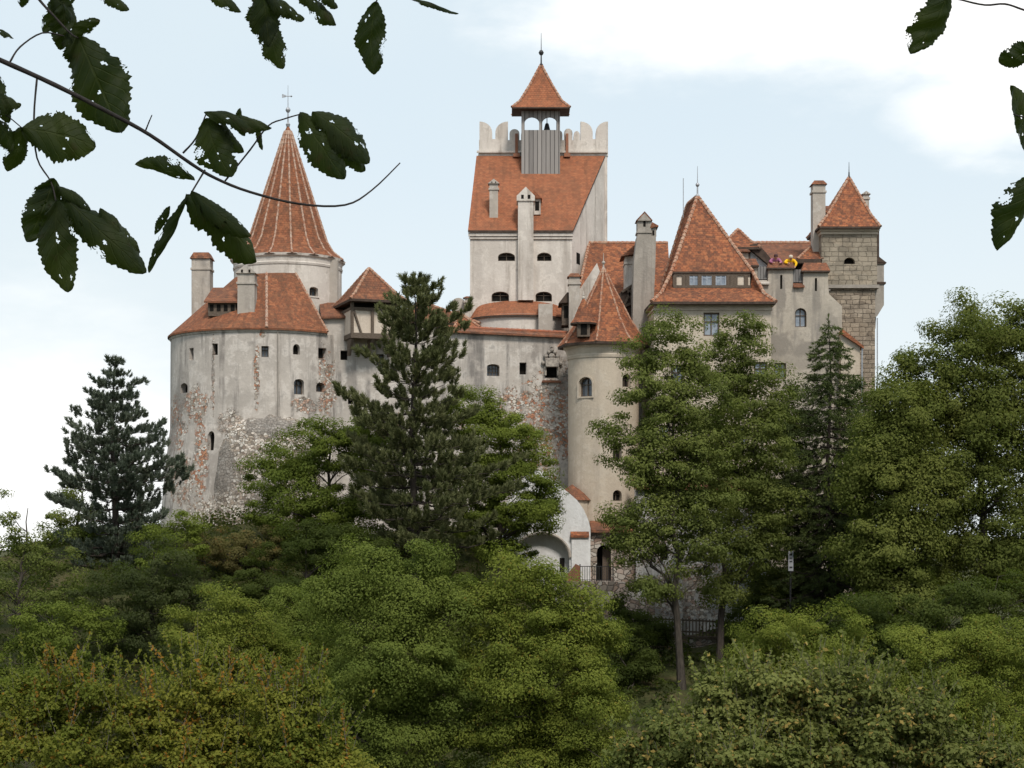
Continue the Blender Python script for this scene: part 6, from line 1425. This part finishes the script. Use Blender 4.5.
twig([(225, 181), (250, 150), (268, 126), (284, 119), (301, 114)], .0014, .001, 2.65, 2.66); twig([(145, 132), (149, 122), (152, 115)], .0012, .0007, 2.63, 2.62)
twig([(0, 112), (10, 118), (22, 128)], .001, .0008, 2.55, 2.58); twig([(925, -30), (945, -6), (962, 0), (985, 5), (1005, 4), (1024, 10), (1060, 22), (1160, -60)], .0012, .0016, 2.5, 2.5)
twig([(240, -60), (262, -14), (290, -20), (320, -35), (372, -8), (376, 3)], .002, .001); twig([(372, -12), (392, -14), (404, -3)], .001, .0008); twig([(1013, 114), (1030, 116), (1070, 96), (1160, -60)], .0009, .002, 2.5, 2.5)
twig([(1040, 176), (1075, 150), (1160, -60)], .001, .002, 2.5, 2.5); twig([(1034, 52), (1080, 30), (1160, -60)], .001, .002, 2.5, 2.5)
twig([(60, -50), (95, -18), (150, -30), (198, -15)], .0018, .001)
def leaf(b, t, w, d=BD, curl=.0, fold=.35, roll=0.0, holes=3, bites=3, seed=0, bend=0.0, wav=.06, shape=.9):
    """one hazel leaf from b to t (sight-line px), w px wide; roll turns it about its midrib, curl bends the tip away"""
    rng = random.Random(seed * 7 + 3); B, T_ = P(*b, d), P(*t, d + curl * .03); Lv = T_ - B; Ln = Lv.length; ax = Lv.normalized(); side = ax.cross(Vector((0, 1, 0))).normalized(); nrm = side.cross(ax).normalized()
    cr, sr = math.cos(roll), math.sin(roll); sd = side * cr + nrm * sr; up_ = nrm * cr - side * sr; hw = w * d / F / 2 / max(.25, abs(cr) + .25 * abs(sr))
    NU, NV = 64, 34; m = MB(); grid = []
    hl = [(rng.uniform(.2, .85), rng.uniform(-.7, .7), rng.uniform(.015, .05)) for _ in range(holes // 2 + 2)] + [(rng.uniform(.15, .9), rng.choice((-1, 1)) * rng.uniform(.75, 1.1), rng.uniform(.05, .15)) for _ in range(bites // 2 + 1)]
    ph = rng.uniform(0, 6)
    for i in range(NU + 1):
        u = i / NU; row = []
        pw = (math.sin(math.pi * u ** .97) ** .66) * (.92 + .06 * u) if 0 < u < 1 else 0.0
        for j in range(NV + 1):
            v = j / NV * 2 - 1; ww = pw * (1 + (.08 * math.sin(u * 7.3 + ph * 3 + (1.7 if v > 0 else 0)) + .045 * math.sin(u * 21 + ph * 5 + (.9 if v > 0 else 0)) + .05 * math.sin(u * 62 + ph) + .05 * math.sin(u * 117 + ph * 2 + (2 if v > 0 else 0)) + .06 * math.sin(u * 13 + ph + v)) * abs(v) ** 2) + .012
            ben = bend * hw * math.sin(math.pi * u)
            p = B + ax * (Ln * u) + sd * (hw * ww * v * math.cos(fold * abs(v)) + ben) + up_ * (hw * ww * abs(v) * math.sin(fold * abs(v)) + hw * curl * u * u * .9 + wav * hw * (math.sin(u * 11 + ph + v * 2) + .6 * math.sin(u * 23 + v * 5 + ph)))
            row.append((p, (u, v)))
        grid.append(row)
    for i in range(NU):
        for j in range(NV):
            c = [grid[i][j], grid[i + 1][j], grid[i + 1][j + 1], grid[i][j + 1]]; uc = (i + .5) / NU; vc = (j + .5) / NV * 2 - 1
            if any(((uc - a) * 1.6) ** 2 + ((vc - e) * .55) ** 2 < r_ * r_ * (.7 + .5 * math.sin(uc * 90 + vc * 40)) for a, e, r_ in hl): continue
            m.face([q[0] for q in c], [q[1] for q in c])
    return m.obj('leaf', LM_, hz, smooth=True)
for i, a in enumerate([
    ((78, 36), (120, 131), 66, 2.6, .3, .35, .1, 2, 4), ((62, 4), (62, 50), 30, 2.6, .5, .5, .5, 3, 5), ((76, -14), (44, 34), 26, 2.62, .4, .6, .6, 2, 4), ((100, 20), (64, 44), 18, 2.61, .4, .5, .5, 2, 4),
    ((21, 129), (95, 144), 54, 2.58, .3, .3, .15, 3, 3), ((22, 127), (8, 173), 28, 2.58, .6, .6, .5, 1, 3), ((-8, 66), (10, 122), 26, 2.55, .4, .5, .5, 3, 6), ((-14, 92), (22, 100), 30, 2.54, .5, .6, .6, 2, 6), ((-12, 24), (14, 37), 10, 2.55, .3, .5, .9, 0, 2),
    ((54, 178), (26, 242), 42, 2.6, .3, .4, .2, 9, 5), ((57, 200), (67, 292), 44, 2.59, .3, .35, .1, 5, 5), ((62, 196), (147, 270), 44, 2.61, .4, .5, .35, 4, 4), ((56, 186), (92, 208), 20, 2.6, .5, .6, .6, 2, 3), ((48, 205), (70, 222), 22, 2.605, .4, .4, .4, 3, 3),
    ((195, 180), (133, 166), 24, 2.6, .5, .7, .7, 1, 2), ((188, 197), (151, 274), 16, 2.6, .5, .9, .9, 0, 2), ((186, 194), (260, 256), 54, 2.6, .6, .7, .5, 5, 3), ((191, 191), (252, 234), 30, 2.58, .4, .6, .4, 2, 3),
    ((206, 118), (232, 176), 44, 2.62, .3, .3, .2, 7, 5), ((204, 112), (272, 124), 26, 2.61, .5, .6, .6, 4, 4), ((258, 126), (263, 150), 8, 2.65, .3, .6, .8, 0, 1), ((240, 108), (246, 136), 14, 2.63, .4, .6, .7, 2, 3),
    ((300, 112), (345, 178), 40, 2.66, .3, .35, .15, 8, 6), ((312, 112), (371, 160), 42, 2.66, .4, .4, .35, 8, 6),
    ((262, -14), (270, 46), 36, 2.6, .3, .4, .3, 3, 5), ((268, 14), (284, 68), 30, 2.61, .4, .4, .3, 4, 5), ((264, -6), (306, 16), 24, 2.6, .5, .6, .6, 2, 3), ((296, -12), (338, 22), 26, 2.61, .5, .6, .6, 1, 4), ((318, -20), (340, 6), 22, 2.61, .5, .6, .6, 1, 3),
    ((70, 30), (88, 62), 30, 2.605, .5, .6, .6, 2, 4), ((50, -6), (78, 22), 26, 2.615, .5, .5, .5, 2, 4), ((-6, 118), (14, 150), 26, 2.56, .5, .6, .5, 2, 4), ((52, 184), (44, 216), 26, 2.605, .5, .6, .5, 3, 4), ((100, 208), (142, 250), 30, 2.63, .5, .6, .6, 3, 5), ((60, 200), (88, 236), 26, 2.62, .5, .6, .5, 2, 4),
    ((330, 128), (368, 168), 34, 2.67, .5, .6, .5, 5, 6), ((214, 116), (246, 150), 28, 2.63, .5, .6, .5, 4, 5), ((258, 0), (262, 32), 28, 2.61, .5, .6, .5, 2, 5), ((170, 206), (156, 236), 12, 2.6, .5, .8, .8, 0, 2), ((200, 206), (238, 220), 24, 2.6, .5, .7, .7, 2, 3),
    ((376, 1), (374, 74), 34, 2.6, .3, .35, .15, 3, 5), ((402, -6), (459, 12), 9, 2.6, .4, .7, .9, 0, 1), ((198, -16), (242, 10), 20, 2.6, .4, .5, .5, 2, 4), ((94, -18), (130, 8), 20, 2.6, .4, .5, .5, 0, 3), ((30, -20), (22, 8), 16, 2.6, .4, .5, .5, 1, 2),
    ((950, -14), (914, 54), 44, 2.5, .4, .5, .4, 0, 3), ((1036, 48), (1000, 64), 30, 2.5, .4, .5, .5, 1, 2), ((1026, 152), (1006, 84), 30, 2.5, .6, .7, .8, 3, 3), ((1036, 174), (1004, 252), 48, 2.5, .5, .6, .5, 2, 4)]):
    leaf(*a, seed=i + 1, bend=.25 * math.sin(i * 1.7), wav=.07 + .03 * math.sin(i))
# the rest of that tree: trunk beside the camera, unseen crown added overhead to shade the hanging leaves
def hazel_trunk_shade_crown():
    rng = np.random.default_rng(5); b = parent_origin(hz); m = MB()
    top = (-2.0, 0.2, CZ + 4.6); p = wiggle((b.x, b.y, b.z - .2), top, 8, .02, rng); m.tube(p, [.13, .12, .11, .10, .09, .075, .06, .045, .03], 8)
    C = np.stack([rng.uniform(-4.6, 2.2, 150), rng.uniform(-3.6, 2.2, 150), rng.uniform(CZ + 2.1, CZ + 5.2, 150)], 1)
    for c in C[::4]: w_ = wiggle(p[4 + int(rng.integers(4))], c, 4, .05, rng, .08); m.tube(w_, [.03, .022, .016, .01, .006], 5)
    for tgt in (P(-330, -70, 2.35), P(1160, -60, 2.5), P(20, -30, 2.6), P(240, -60, 2.6), P(60, -50, 2.6), P(925, -30, 2.5)):
        m.tube(wiggle(p[5], tgt, 6, .02, rng, .10), [.03, .024, .018, .012, .008, .004, .0024], 6)
    m.obj('trunk', twig_mat, hz)
    quads_object('crown', leaf_clumps(C, rng.uniform(.3, .6, len(C)), 60, .095, rng, None, .6, .8), L['dark'], hz)
hazel_trunk_shade_crown()
